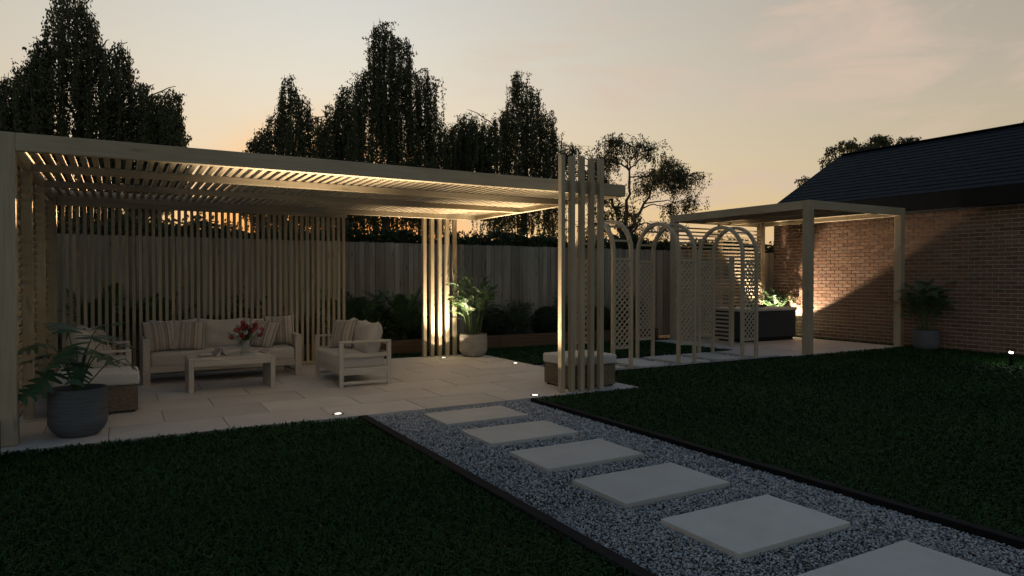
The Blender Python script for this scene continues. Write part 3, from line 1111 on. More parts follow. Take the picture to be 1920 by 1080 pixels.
# ------------------------------------------------------------------ slatted pergola over the patio
PZ = .04
pg = thing('pergola', 'long slatted timber pergola with post clusters over the furnished patio', 'pergola', (2.4, 8.9, PZ), world=True)
X0, X1 = -.725, 5.56
TOP, BOT = 2.578, 2.432
box(pg, 'post', (-.875, 6.80, PZ), (X0, 6.95, TOP), 'pine', .006)
box(pg, 'post', (-.815, 8.04, PZ), (X0, 8.13, TOP - .05), 'pine', .005)
box(pg, 'post', (-.815, 9.33, PZ), (X0, 9.42, TOP - .05), 'pine', .005)
box(pg, 'post', (-.855, 10.80, PZ), (X0 + .01, 10.94, TOP), 'pine', .006)
box(pg, 'front_beam', (X0 + .001, 6.802, BOT), (X1, 6.862, TOP), 'pine', .005)
box(pg, 'back_beam', (X0 + .011, 10.90, BOT), (X1, 10.96, TOP), 'pine', .005)
box(pg, 'end_beam', (X1 - .07, 6.863, BOT + .003), (X1 - .003, 10.899, TOP - .003), 'pine', .005)
box(pg, 'side_beam', (-.80, 6.951, BOT + .003), (X0 - .01, 10.799, TOP - .003), 'pine', .005)
for y in (8.085, 9.375):
    box(pg, 'rafter', (X0 + .001, y - .03, BOT + .006), (X1 - .071, y + .03, BOT + .080), 'pine', .004)
x = X0 + .035
while x < X1 - .09:
    bar(pg, 'roof_slat', (x + .024, 6.863, BOT + .105), (x + .024, 10.899, BOT + .105), .048, .046, 'pine', .003)
    x += .0945
box(pg, 'screen_rail', (X0 + .012, 10.885, 2.372), (3.185, 10.94, 2.431), 'pine', .004)
box(pg, 'screen_rail', (X0 + .012, 10.885, PZ + .001), (3.185, 10.94, PZ + .062), 'pine', .004)
x = -.668
while x < 3.17:
    bar(pg, 'screen_slat', (x + .021, 10.912, PZ + .063), (x + .021, 10.912, 2.371), .042, .04, 'pine', .003)
    x += .0822
z = PZ + .05
while z < BOT - .04:
    box(pg, 'side_slat', (-.855, 6.951, z), (-.817, 10.799, z + .044), 'pine', .003)
    z += .079
for i in range(5):
    xa = 4.53 + .1435 * i
    box(pg, 'column_slat', (xa, 6.728, PZ), (xa + .06, 6.800, 2.86 + rng.uniform(-.003, .003)), 'pine', .005)
    box(pg, 'column_slat', (xa, 10.962, PZ), (xa + .064, 11.034, 2.86), 'pine', .005)

# ------------------------------------------------------------------ smaller pergola round the hot tub
hp = thing('pergola', 'smaller timber pergola with a slatted back screen sheltering the hot tub', 'pergola', (12.1, 9.7, .03), world=True)
HT, HB = 2.80, 2.645
for (xa, ya) in ((10.66, 7.95), (10.66, 11.36), (13.46, 7.95), (13.46, 11.36)):
    box(hp, 'post', (xa, ya, .03), (xa + .14, ya + .14, HT), 'pine', .006)
box(hp, 'front_beam', (10.801, 7.953, HB), (13.459, 8.033, HT - .002), 'pine', .005)
box(hp, 'back_beam', (10.801, 11.417, HB), (13.459, 11.497, HT - .002), 'pine', .005)
box(hp, 'side_beam', (10.663, 8.091, HB), (10.743, 11.359, HT - .002), 'pine', .005)
box(hp, 'side_beam', (13.517, 8.091, HB), (13.597, 11.359, HT - .002), 'pine', .005)
for xx in (11.55, 12.45):
    box(hp, 'rafter', (xx, 8.034, HB + .004), (xx + .05, 11.416, HB + .085), 'pine', .004)
y = 8.06
while y < 11.39:
    bar(hp, 'roof_slat', (10.744, y + .022, HB + .11), (13.516, y + .022, HB + .11), .05, .044, 'pine', .002)
    y += .0725
box(hp, 'post', (12.12, 11.40, .03), (12.21, 11.49, HB), 'pine', .005)
z = .12
while z < HB - .05:
    bar(hp, 'screen_slat', (10.801, 11.392, z), (13.459, 11.392, z), .016, .034, 'pine', .002)
    z += .083
box(hp, 'post', (10.66, 9.72, .03), (10.74, 9.80, 1.82), 'pine', .005)
z = .10
while z < 1.80:
    bar(hp, 'side_slat', (10.70, 9.801, z), (10.70, 11.359, z), .018, .042, 'pine', .002)
    z += .083

# ------------------------------------------------------------------ garden arches


def arch(x0, label):
    t = thing('garden_arch', label, 'garden arch', (x0 + .17, 8.67, 0), group='timber arches over the stepping path', world=True)
    D = .345
    ya, yb, spr, s = 8.17, 9.17, 1.80, .052
    R = (yb - ya) / 2
    yc = (ya + yb) / 2
    for xx in (x0, x0 + D):
        for yy in (ya, yb):
            bar(t, 'post', (xx, yy, 0), (xx, yy, spr), s, s, 'lattice', .004)
        V, F = [], []
        m = 28
        for i in range(m + 1):
            a = PI * i / m
            for rr, dx in ((R - s / 2, -s / 2), (R + s / 2, -s / 2), (R + s / 2, s / 2), (R - s / 2, s / 2)):
                V.append((xx + dx, yc - rr * math.cos(a), spr + rr * math.sin(a)))
        for i in range(m):
            for k in range(4):
                F.append((i * 4 + k, i * 4 + (k + 1) % 4, i * 4 + 4 + (k + 1) % 4, i * 4 + 4 + k))
        add('hoop', mesh('hoop', V, F, 'lattice'), t)
    for a in (20, 52, 90, 128, 160):
        a = rad(a)
        y, z = yc - R * math.cos(a), spr + R * math.sin(a)
        bar(t, 'rung', (x0 + s / 2 + .001, y, z), (x0 + D - s / 2 - .001, y, z), .032, .03, 'lattice', .004)
    for yy in (ya, yb):
        pa = bar(t, 'lattice_rail', (x0 + s / 2 + .001, yy, 1.69), (x0 + D - s / 2 - .001, yy, 1.69), .03, .036, 'lattice', .003)
        bar(t, 'lattice_rail', (x0 + s / 2 + .001, yy, .345), (x0 + D - s / 2 - .001, yy, .345), .03, .036, 'lattice', .003)
        xa, xb, za, zb = x0 + s / 2 + .001, x0 + D - s / 2 - .001, .364, 1.671
        st = .096
        for d, dy in ((1, -.0055), (-1, .0055)):
            c = za - (xb - xa) if d > 0 else za
            c = za - (xb - xa) + st * .5
            while c < zb:
                # strip z = c + (x-xa) (or mirrored), clipped to the panel
                t0, t1 = max(0, za - c), min(xb - xa, zb - c)
                c += st
                if t1 - t0 < .02:
                    continue
                c0 = c - st
                f = (lambda u: xa + u) if d > 0 else (lambda u: xb - u)
                bar(t, 'lattice_slat', (f(t0), yy + dy, c0 + t0), (f(t1), yy + dy, c0 + t1), .0095, .019, 'lattice', 0, up=(-d, 0, 1))
    return t


arch(6.44, 'timber lattice arch nearest the patio, partly hidden by the slatted column')
arch(7.76, 'middle timber lattice arch over the stepping path')
arch(9.22, 'timber lattice arch closest to the hot tub')

# ------------------------------------------------------------------ hot tub
tub = thing('hot_tub', 'square dark grey hot tub with a pale rim under the small pergola', 'hot tub', (12.35, 10.7, .035), world=True)


def rrect(x0, y0, x1, y1, r, n=6):
    pts = []
    for cx, cy, a0 in ((x1 - r, y1 - r, 0), (x0 + r, y1 - r, 90), (x0 + r, y0 + r, 180), (x1 - r, y0 + r, 270)):
        for i in range(n + 1):
            a = rad(a0 + 90 * i / n)
            pts.append((cx + r * math.cos(a), cy + r * math.sin(a)))
    return pts


def prism_ring(loops):
    V, F = [], []
    n = len(loops[0][0])
    for pts, z in loops:
        V += [(x, y, z) for x, y in pts]
    for i in range(len(loops) - 1):
        for k in range(n):
            F.append((i * n + k, i * n + (k + 1) % n, (i + 1) * n + (k + 1) % n, (i + 1) * n + k))
    return V, F, n


tx0, ty0, tx1, ty1 = 11.40, 10.10, 13.20, 10.92
V, F, n = prism_ring([(rrect(tx0 + .05, ty0 + .05, tx1 - .05, ty1 - .05, .12), .036), (rrect(tx0 + .05, ty0 + .05, tx1 - .05, ty1 - .05, .12), .11)])
add('plinth', mesh('plinth', V, F, 'black'), tub)
V, F, n = prism_ring([(rrect(tx0 + .02, ty0 + .02, tx1 - .02, ty1 - .02, .13), .11), (rrect(tx0, ty0, tx1, ty1, .14), .125), (rrect(tx0, ty0, tx1, ty1, .14), .695)])
F.append(tuple(range(n - 1, -1, -1)))
add('cabinet', mesh('cabinet', V, F, 'cabinet'), tub)
V, F, n = prism_ring([(rrect(tx0 - .02, ty0 - .02, tx1 + .02, ty1 + .02, .16), .697), (rrect(tx0 - .022, ty0 - .022, tx1 + .022, ty1 + .022, .16), .74), (rrect(tx0 - .01, ty0 - .01, tx1 + .01, ty1 + .01, .15), .757),
                      (rrect(tx0 + .13, ty0 + .13, tx1 - .13, ty1 - .13, .16), .757), (rrect(tx0 + .16, ty0 + .16, tx1 - .16, ty1 - .16, .15), .73), (rrect(tx0 + .26, ty0 + .26, tx1 - .26, ty1 - .26, .12), .34)])
F.append(tuple(5 * n + k for k in range(n)))
rim = add('rim', mesh('rim', V, F, 'rim'), tub)
V, F, n = prism_ring([(rrect(tx0 + .18, ty0 + .18, tx1 - .18, ty1 - .18, .15), .66)])
add('water', mesh('water', V, [tuple(range(n))], 'water'), tub)
for xx in (tx0 + .30, tx0 + .92, tx1 - .50):
    box(tub, 'headrest', (xx, ty1 - .20, .758), (xx + .22, ty1 - .11, .80), 'black', .015)
box(tub, 'control_panel', (tx0 + .35, ty0 + .03, .7575), (tx0 + .55, ty0 + .10, .768), 'black', .003)

# ------------------------------------------------------------------ cushions and furniture


def pillow_mesh(w, h, t, mat, bite=.05, N=16, sag=0., pw=2.6):
    V, F = [], []
    top, bot = {}, {}
    for j in range(N + 1):
        for i in range(N + 1):
            u, v = 2 * i / N - 1, 2 * j / N - 1
            xx = w / 2 * u * (1 - bite * (1 - v * v))
            yy = h / 2 * v * (1 - bite * (1 - u * u))
            if sag:
                yy -= sag * h * (1 - u * u) * (v + 1) / 2
            e = (max(0, 1 - abs(u) ** pw) * max(0, 1 - abs(v) ** pw)) ** .55
            wr = 1 + .06 * math.sin(7 * u + 3 * v) * math.cos(5 * v - 2 * u)
            zz = t / 2 * e * wr
            top[i, j] = len(V)
            V.append((xx, yy, zz))
            if i in (0, N) or j in (0, N):
                bot[i, j] = top[i, j]
            else:
                bot[i, j] = len(V)
                V.append((xx, yy, -zz))
    for j in range(N):
        for i in range(N):
            F.append((top[i, j], top[i + 1, j], top[i + 1, j + 1], top[i, j + 1]))
            F.append((bot[i, j + 1], bot[i + 1, j + 1], bot[i + 1, j], bot[i, j]))
    return mesh('pillow', V, F, mat, True)


def pad_mesh(w, d, h, mat, crown=.02, r=.035):
    """boxed seat cushion with soft edges and a slightly domed top, centred."""
    bm = bmesh.new()
    bmesh.ops.create_cube(bm, size=1)
    bmesh.ops.scale(bm, vec=(w, d, h), verts=bm.verts)
    bmesh.ops.bevel(bm, geom=bm.edges[:], offset=r, segments=3, affect='EDGES', profile=.6)
    bmesh.ops.subdivide_edges(bm, edges=[e for e in bm.edges if e.calc_length() > .25], cuts=7, use_grid_fill=True)
    for v in bm.verts:
        u, q = 2 * v.co.x / w, 2 * v.co.y / d
        k = max(0, 1 - u * u) * max(0, 1 - q * q)
        if v.co.z > 0:
            v.co.z += crown * k + .004 * math.sin(9 * v.co.x) * math.sin(11 * v.co.y)
        b = max(0, 1 - (2 * v.co.z / h) ** 2)
        v.co.x *= 1 + .012 * b
        v.co.y *= 1 + .012 * b
    me = bpy.data.meshes.new('pad')
    bm.to_mesh(me)
    bm.free()
    me.polygons.foreach_set('use_smooth', np.ones(len(me.polygons), dtype=bool))
    me.materials.append(MAT[mat])
    return me


def seat(name, label, W, D, n_back, loc, rot, legw=.05):
    t = thing(name, label, 'sofa', loc, rot)
    A = .545
    for xa in (0, W - legw):
        bar(t, 'leg', (xa + legw / 2, .026, 0), (xa + legw / 2, .026, A), legw, .052, 'pale', .004)
        bar(t, 'leg', (xa + legw / 2, D - .026, 0), (xa + legw / 2, D - .026, A), legw, .052, 'pale', .004)
        xm = xa + legw / 2
        bar(t, 'armrest', (xm, 0, A + .0145), (xm, D, A + .0145), max(.06, legw), .028, 'pale', .005)
        bar(t, 'arm_rail', (xm, .053, .385), (xm, D - .053, .385), .028, .045, 'pale', .003)
        bar(t, 'side_rail', (xm, .053, .188), (xm, D - .053, .188), .03, .085, 'pale', .003)
        bar(t, 'stretcher', (xm, .053, .045), (xm, D - .053, .045), .03, .038, 'pale', .003)
    bar(t, 'front_rail', (legw + .001, .03, .188), (W - legw - .001, .03, .188), .03, .085, 'pale', .004)
    bar(t, 'back_rail', (legw + .001, D - .03, .188), (W - legw - .001, D - .03, .188), .03, .085, 'pale', .004)
    bar(t, 'back_rail', (legw + .001, D - .026, A - .012), (W - legw - .001, D - .026, A - .012), .04, .05, 'pale', .004)
    bar(t, 'back_rail', (legw + .001, D - .026, .385), (W - legw - .001, D - .026, .385), .03, .045, 'pale', .004)
    k = 9
    for i in range(k):
        yy = .085 + (D - .17) * i / (k - 1)
        if i % 2 == 0:
            bar(t, 'seat_slat', (legw + .001, yy, .205), (W - legw - .001, yy, .205), .05, .018, 'pale', .002)
    sw = W - 2 * legw - .02
    add('seat_cushion', pad_mesh(sw, D - .08, .175, 'linen'), t, Matrix.Translation((W / 2, D / 2 - .03, .304)))
    bw = sw / n_back
    for i in range(n_back):
        xm = legw + .01 + bw * (i + .5)
        M = Matrix.Translation((xm, D - .185 + rng.uniform(-.01, .01), .575)) @ Matrix.Rotation(rad(78), 4, 'X') @ Matrix.Rotation(rad(rng.uniform(-1.5, 1.5)), 4, 'Z')
        add('back_cushion', pillow_mesh(bw * 1.03, .47, .24, 'linen', .03, 18, .055, 4.5), t, M)
    return t


sofa = seat('sofa', 'three seat pale timber sofa with oatmeal cushions against the slatted screen', 1.975, .76, 3, (.25, 9.85, PZ), 0, .085)
love = seat('two_seat_sofa', 'pale timber two seat sofa in side view at the right end of the coffee table', 1.25, .67, 2, (2.365, 9.67, PZ), -PI / 2)
left = seat('two_seat_sofa', 'pale timber two seat sofa half hidden behind the monstera', 1.20, .67, 2, (.11, 8.64, PZ), PI / 2)

PIL = pillow_mesh(.43, .43, .17, 'stripe', .07, 18)


def scatter(label, loc, yaw, lean, roll=0.):
    """cushion leaning back against what is behind it; yaw is the way it faces."""
    M = Matrix.Translation(loc) @ Matrix.Rotation(yaw, 4, 'Z') @ Matrix.Rotation(rad(90 - lean), 4, 'X') @ Matrix.Rotation(rad(roll), 4, 'Z')
    o = add('scatter_cushion', PIL, None, M)
    return tag(o, label, 'cushion', 'striped scatter cushions')


scatter('striped cushion in the outer left corner of the three seat sofa', (.47, 10.14, .635), rad(8), 20, 3)
scatter('striped cushion second from the left on the three seat sofa', (.80, 10.13, .635), rad(-4), 24, -4)
scatter('striped cushion upright against the right arm of the three seat sofa', (2.0, 10.22, .655), rad(-10), 14, 2)
scatter('striped cushion slumped behind the tulips on the three seat sofa', (1.72, 10.08, .625), rad(-16), 32, -13)
scatter('striped cushion on the right hand two seat sofa', (2.66, 9.28, .64), rad(-62), 22, 4)
scatter('striped cushion on the sofa behind the monstera', (-.22, 9.30, .64), rad(70), 20, 0)

ct = thing('coffee_table', 'low pale timber coffee table with slab ends before the long sofa', 'coffee table', (.70, 8.86, PZ))
TW, TD, TH = .98, .56, .405
for xa in (0, TW - .055):
    k = 4
    for i in range(k):
        w = TD / k
        bar(ct, 'end_board', (xa + .0275, w * (i + .5), 0), (xa + .0275, w * (i + .5), TH - .026), .055, w - .002, 'pale', .004)
k = 5
for i in range(k):
    w = TD / k
    bar(ct, 'top_board', (0, w * (i + .5), TH - .0125), (TW, w * (i + .5), TH - .0125), w - .002, .025, 'pale', .004)
bar(ct, 'apron', (.056, .018, TH - .06), (TW - .056, .018, TH - .06), .028, .066, 'pale', .003)
bar(ct, 'apron', (.056, TD - .018, TH - .06), (TW - .056, TD - .018, TH - .06), .028, .066, 'pale', .003)
CT = PZ + TH

# vase of tulips
vase = thing('vase', 'clear glass vase on the coffee table holding tulips', 'vase', (1.375, 9.16, CT))
V, F = lathe([(.052, 0), (.056, .004), (.056, .175), (.052, .175), (.052, .012)], 28)
F.append(tuple(4 * 28 + k for k in range(28)))
add('vase_body', mesh('vase_body', V, F, 'glass', True), vase)
bq = thing('tulip_bouquet', 'bunch of red, pink and white tulips standing in the glass vase', 'flowers', (1.375, 9.16, CT + .015))


def tulip_me(mat):
    V, F = [], []
    for k in range(6):
        a0 = 2 * PI * k / 6
        r_ = 1. if k % 2 else .9
        b = len(V)
        for i, (z, r, wd) in enumerate(((0, .004, .10), (.012, .018, .42), (.03, .0235, .55), (.047, .020, .46), (.060, .014, .10))):
            for s in (-1, 0, 1):
                a = a0 + s * wd * 1.05
                rr = r * r_ * (1.06 if s == 0 else 1)
                V.append((rr * math.cos(a), rr * math.sin(a), z + (.003 if s == 0 and i == 4 else 0)))
        for i in range(4):
            for s in range(2):
                q = b + i * 3 + s
                F.append((q, q + 1, q + 4, q + 3))
    return mesh('tulip', V, F, mat, True)


TUL = {k: tulip_me(k) for k in ('tulip_red', 'tulip_pink', 'tulip_white')}
heads = [('tulip_red', -.035, -.05, .285), ('tulip_red', .095, -.02, .315), ('tulip_red', .05, -.075, .255), ('tulip_red', .155, -.01, .255), ('tulip_red', .135, -.05, .205),
         ('tulip_red', -.04, -.085, .195), ('tulip_red', -.14, -.03, .185), ('tulip_pink', -.095, -.05, .265), ('tulip_white', -.07, .0, .315), ('tulip_white', .02, -.01, .325),
         ('tulip_white', -.145, .0, .24), ('tulip_white', -.10, -.07, .215), ('tulip_white', -.01, -.085, .235), ('tulip_pink', .03, .04, .30), ('tulip_pink', .11, .05, .28),
         ('tulip_white', .07, .03, .335), ('tulip_red', -.02, .03, .33), ('tulip_red', .0, -.06, .30), ('tulip_pink', -.06, .06, .27), ('tulip_white', .12, -.06, .24)]
sv, sf = [], []
for m_, x, y, z in heads:
    p3 = Vector((x, y, z))
    p0 = Vector((x * .15, y * .3, .0))
    pm = Vector((x * .25, y * .35, z * .62))
    cur = [p0 * (1 - s) ** 2 + pm * 2 * s * (1 - s) + p3 * s * s for s in (0, .25, .5, .75, 1)]
    tube(cur, .0035, .003, 5, sv, sf)
    d = (p3 - pm).normalized()
    M = Matrix.Translation(p3) @ d.to_track_quat('Z', 'Y').to_matrix().to_4x4() @ Matrix.Rotation(rng.uniform(0, 6), 4, 'Z') @ Matrix.Scale(rng.uniform(1.1, 1.35), 4)
    add('tulip', TUL[m_], bq, M)
add('stems', mesh('stems', sv, sf, 'stem', True), bq)


def blade_me(L, w, mat, bend):
    V, F = [], []
    m = 6
    for i in range(m + 1):
        s = i / m
        ww = w * math.sin(PI * (.12 + .88 * s)) ** .8 if s < 1 else 0
        V += [(L * s * math.cos(bend * s), -ww / 2, L * s * math.sin(bend * s) * -1 + .0), (L * s * math.cos(bend * s), ww / 2, -L * s * math.sin(bend * s))]
    for i in range(m):
        F.append((2 * i, 2 * i + 1, 2 * i + 3, 2 * i + 2))
    return mesh('leaf', V, F, mat, True, tint=rng.uniform(0, 1, len(V)))


TL = [blade_me(.22, .03, 'tulip_leaf', .5), blade_me(.17, .026, 'tulip_leaf', .9)]
for i in range(30):
    a = 2 * PI * i / 30 * 2 + rng.uniform(-.15, .15)
    M = Matrix.Translation((.025 * math.cos(a), .025 * math.sin(a), rng.uniform(.14, .2))) @ Matrix.Rotation(a, 4, 'Z') @ Matrix.Rotation(-rad(rng.uniform(35, 80)), 4, 'Y')
    add('leaf', TL[i % 2], bq, M)


def page_fan(name, label, loc, rot, w, d, lift, mats, cat='magazine'):
    """open magazine lying face up: two curved page blocks and a thin cover."""
    t = thing(name, label, cat, loc, rot)
    box(t, 'cover', (-w, -d / 2, 0), (w, d / 2, .003), 'cover', 0)
    for sgn, m_ in ((-1, mats[0]), (1, mats[1])):
        V, F = [], []
        n_ = 9
        for i in range(n_ + 1):
            s = i / n_
            xx = sgn * w * s * .985
            zz = .004 + lift * math.sin(PI * min(1, s * 1.15)) ** .7 * (1 - .35 * s) + .012 * (1 - s)
            for yy in (-d / 2 + .004, d / 2 - .004):
                V += [(xx, yy, .0035), (xx, yy, zz)]
        for i in range(n_):
            a = 4 * i
            F += [(a + 1, a + 3, a + 7, a + 5), (a, a + 1, a + 5, a + 4), (a + 2, a + 6, a + 7, a + 3)]
        F.append((4 * n_, 4 * n_ + 1, 4 * n_ + 3, 4 * n_ + 2))
        add('pages', mesh('pages', V, F, m_), t)
    return t


page_fan('magazine', 'open magazine with grey printed pages beside the tulip vase', (1.44, 9.0, CT), rad(14), .135, .20, .016, ('page_grey', 'paper'))
page_fan('magazine', 'second open magazine overlapping the first near the table end', (1.53, 9.18, CT + .004), rad(-22), .11, .19, .03, ('paper', 'cover'))
bk = thing('book', 'book left standing tented open on the coffee table', 'book', (1.06, 9.10, CT), rad(24))
for sgn in (-1, 1):
    M = Matrix.Translation((sgn * .047, 0, .045)) @ Matrix.Rotation(sgn * rad(47), 4, 'Y')
    add('cover', bar_mesh(.13, .15, .003, 'cover', 0), bk, M)
    V, F = [], []
    for i in range(7):
        s = i / 6
        for yy in (-.07, .07):
            V += [(-.058 + .116 * s, yy, -.003 - .016 * math.sin(PI * s)), (-.058 + .116 * s, yy, -.0018)]
    for i in range(6):
        a = 4 * i
        F += [(a, a + 4, a + 6, a + 2), (a, a + 1, a + 5, a + 4), (a + 2, a + 6, a + 7, a + 3)]
    add('pages', mesh('pages', V, F, 'paper'), bk, M)
sc_ = add('napkin', pillow_mesh(.17, .13, .05, 'linen', -.05, 12, 0, 2), None, Matrix.Translation((.90, 9.12, CT + .018)) @ Matrix.Rotation(.5, 4, 'Z'))
tag(sc_, 'crumpled beige cloth beside the tented book on the table', 'cloth')


def wicker_mesh(w, d, h):
    """woven walls: strands bulge alternately over and under the upright stakes."""
    V, F = [], []
    rows_, per = 15, 3
    P = .035
    for (ax, ay, bx, by, nx, ny) in ((-w / 2, -d / 2, w / 2, -d / 2, 0, -1), (w / 2, -d / 2, w / 2, d / 2, 1, 0), (w / 2, d / 2, -w / 2, d / 2, 0, 1), (-w / 2, d / 2, -w / 2, -d / 2, -1, 0)):
        L = math.hypot(bx - ax, by - ay)
        m = int(L / P) * 4
        nz = rows_ * per
        b0 = len(V)
        for j in range(nz + 1):
            for i in range(m + 1):
                s = i / m
                r = j // per
                fr = (j % per) / per
                prof = [0., .75, 1.][j % per] if True else 0
                wave = math.cos(2 * PI * s * int(L / P) / 2 + (PI if r % 2 else 0))
                off = .007 * prof * (.45 + .55 * wave) - .004
                if j in (0, nz):
                    off = .004
                V.append((ax + (bx - ax) * s + nx * off, ay + (by - ay) * s + ny * off, h * j / nz))
        for j in range(nz):
            for i in range(m):
                q = b0 + j * (m + 1) + i
                F.append((q, q + 1, q + m + 2, q + m + 1))
    return mesh('wicker', V, F, 'wicker', True)


def ottoman(label, x0, y0, x1, y1):
    w, d = x1 - x0, y1 - y0
    t = thing('ottoman', label, 'ottoman', ((x0 + x1) / 2, (y0 + y1) / 2, PZ), group='wicker ottomans with white cushions')
    add('basket', wicker_mesh(w - .02, d - .02, .255), t, Matrix.Translation((0, 0, .022)))
    add('lining', bar_mesh(w - .05, d - .05, .25, 'black', 0), t, Matrix.Translation((0, 0, .15)))
    for sx in (-1, 1):
        for sy in (-1, 1):
            add('foot', bar_mesh(.04, .04, .024, 'black', .002), t, Matrix.Translation((sx * (w / 2 - .05), sy * (d / 2 - .05), .012)))
    add('cushion', pad_mesh(w + .01, d + .01, .12, 'white_fabric', .014, .028), t, Matrix.Translation((0, 0, .34)))


ottoman('wicker ottoman with white cushion behind the grey monstera pot', -.56, 7.93, .165, 8.53)
ottoman('wicker ottoman with white cushion behind the front slatted column', 4.76, 6.86, 5.46, 7.48)

# ------------------------------------------------------------------ planters and plants


def pot_parts(t, R, H, mat, seed, soft=.55):
    g = np.random.default_rng(seed)
    prof = []
    m = 86
    lvl = np.zeros(m + 1)
    cur, step = 0., 0
    for i in range(m + 1):
        if i % 2 == 0:
            cur = g.uniform(-1, 1)
        lvl[i] = cur if i % 2 == 0 else -abs(cur) * .6
    for i in range(m + 1):
        s = i / m
        zz = H * s
        k = min(1, s / .34)
        r = R * (.66 + .34 * (1 - (1 - k) ** 2.2)) * (1 + .015 * math.sin(PI * s)) - R * .02 * max(0, s - .85) / .15
        prof.append((r + .0022 * lvl[i] * (1 if .03 < s < .95 else 0), zz))
    prof += [(R * .97, H + .006), (R * .90, H + .004), (R * .885, H - .05)]
    V, F = lathe(prof, 56)
    pot = add('pot', mesh('pot', V, F, mat, True), t)
    sv, sf = lathe([(.001, H - .045), (R * .5, H - .038), (R * .89, H - .05)], 24, False)
    for i, v in enumerate(sv):
        sv[i] = (v[0], v[1], v[2] + rng.uniform(-.006, .008))
    add('soil', mesh('soil', sv, sf, 'soil'), pot)


def monstera_leaf_me(S, seed):
    """split leaf: six fingers a side, joined along the midrib; lies in +x, droops towards -z."""
    g = np.random.default_rng(seed)
    V, F = [], []

    def drop(x, y):
        return -.22 * (x / S) ** 2 * S * .9 - .30 * (y * y) / S + .010 * math.sin(9 * x / S)

    nf = 6
    for sgn in (-1, 1):
        for i in range(nf):
            s0, s1 = -.10 + 1.08 * i / nf, -.10 + 1.08 * (i + 1) / nf
            scn = (s0 + s1) / 2
            wd = .50 * S * (max(0., 1 - ((scn - .30) / .78) ** 2) ** .6) * g.uniform(.93, 1.05)
            b = len(V)
            for k, (t_, full) in enumerate(((0, 1.), (.26, 1.), (.56, .66), (.88, .47), (1., .18))):
                sweep = (.22 - .34 * (1 - scn) * (.9 if i < 2 else .25)) * t_ * t_ * S * .55
                yc = sgn * wd * t_
                xc = max(0., scn) * S if t_ == 0 else scn * S + sweep
                hw = (s1 - s0) / 2 * S * full
                xa, xb = xc - hw, xc + hw
                if t_ == 0:
                    xa, xb = max(0, s0) * S, max(0.01, s1) * S
                V += [(xa, yc, drop(xa, yc)), (xb, yc, drop(xb, yc))]
            for k in range(4):
                q = b + 2 * k
                F.append((q, q + 1, q + 3, q + 2) if sgn > 0 else (q + 2, q + 3, q + 1, q))
    tint = [.35 + .5 * (1 - abs(v[1]) / (.5 * S)) * .5 + .2 * g.uniform(-1, 1) for v in V]
    return mesh('leaf', V, F, 'monstera_leaf', True, tint=np.clip(tint, 0, 1))


mon = thing('potted_monstera', 'split leaved monstera in a large ribbed slate pot at the patio front edge', 'potted plant', (-.32, 7.04, PZ))
pot_parts(mon, .222, .405, 'pot_slate', 3)
ML = [monstera_leaf_me(s, k) for k, s in enumerate((.32, .28, .24))]
# azimuth (deg, 0 = +x), reach, height of the leaf base above the pot, leaf pitch, which leaf
for az, reach, hh, pit, q in ((215, .20, .16, 28, 0), (245, .15, .33, 12, 1), (195, .22, .40, 2, 1), (262, .06, .40, 18, 0), (120, .16, .50, -22, 1), (300, .14, .36, 16, 0),
                              (345, .17, .30, 16, 0), (12, .19, .40, 6, 1), (60, .2, .42, -8, 0), (160, .22, .30, 8, 2), (280, .12, .24, 34, 2), (30, .17, .52, -18, 2)):
    a = rad(az)
    p = Vector((reach * math.cos(a), reach * math.sin(a), .40 + hh))
    p0 = Vector((.02 * math.cos(a), .02 * math.sin(a), .365))
    pm = Vector((p.x * .35, p.y * .35, .40 + hh * .75))
    V, F = tube([p0 * (1 - s) ** 2 + pm * 2 * s * (1 - s) + p * s * s for s in (0, .2, .4, .6, .8, 1)], .008, .004, 6)
    add('stem', mesh('stem', V, F, 'stem', True), mon)
    M = Matrix.Translation(p) @ Matrix.Rotation(a + rng.uniform(-.3, .3), 4, 'Z') @ Matrix.Rotation(rad(pit), 4, 'Y') @ Matrix.Rotation(rng.uniform(-.35, .35), 4, 'X')
    add('leaf', ML[q], mon, M)
V, F = tube([(.02, -.01, .37), (.22, -.12, .62), (.36, -.2, .66), (.45, -.26, .55)], .006, .003, 6)
add('stem', mesh('stem', V, F, 'stem', True), mon)


def frond_me(L, n, ll, lw, droop, vee, seed):
    """feather frond growing along +x, arching down towards its tip."""
    g = np.random.default_rng(seed)
    V, F = [], []
    P = lambda s: Vector((L * s * (1 - .12 * s), 0, L * (.10 * s - droop * s * s)))
    tube([P(i / 7) for i in range(8)], .0055, .002, 4, V, F)
    nr = len(V)
    for i in range(n):
        s = .22 + .78 * i / (n - 1)
        p = P(s)
        tg = (P(min(1, s + .02)) - P(s - .02)).normalized()
        k = math.sin(PI * (.16 + .80 * (s - .22) / .78)) ** .7
        for sgn in (-1, 1):
            l = ll * k * g.uniform(.85, 1.12)
            ang = rad(58 - 34 * (s - .2)) + g.uniform(-.1, .1)
            d = (tg * math.cos(ang) + Vector((0, sgn, 0)) * math.sin(ang) + Vector((0, 0, vee))).normalized()
            q = d.cross(Vector((0, 0, 1))).normalized() * lw * .5
            m1 = p + d * l * .45 + Vector((0, 0, -.04 * l))
            e = p + d * l + Vector((0, 0, -.34 * l * g.uniform(.6, 1.3)))
            b = len(V)
            V += [p - q * .25, p + q * .25, m1 + q, m1 - q, p.lerp(e, .8) + q * .55 + Vector((0, 0, .06 * l)), p.lerp(e, .8) - q * .55 + Vector((0, 0, .06 * l)), e]
            F += [(b, b + 1, b + 2, b + 3), (b + 3, b + 2, b + 4, b + 5), (b + 5, b + 4, b + 6)]
    return mesh('frond', V, F, 'palm_leaf', False, tint=np.clip(g.uniform(.1, .9, len(V)), 0, 1))


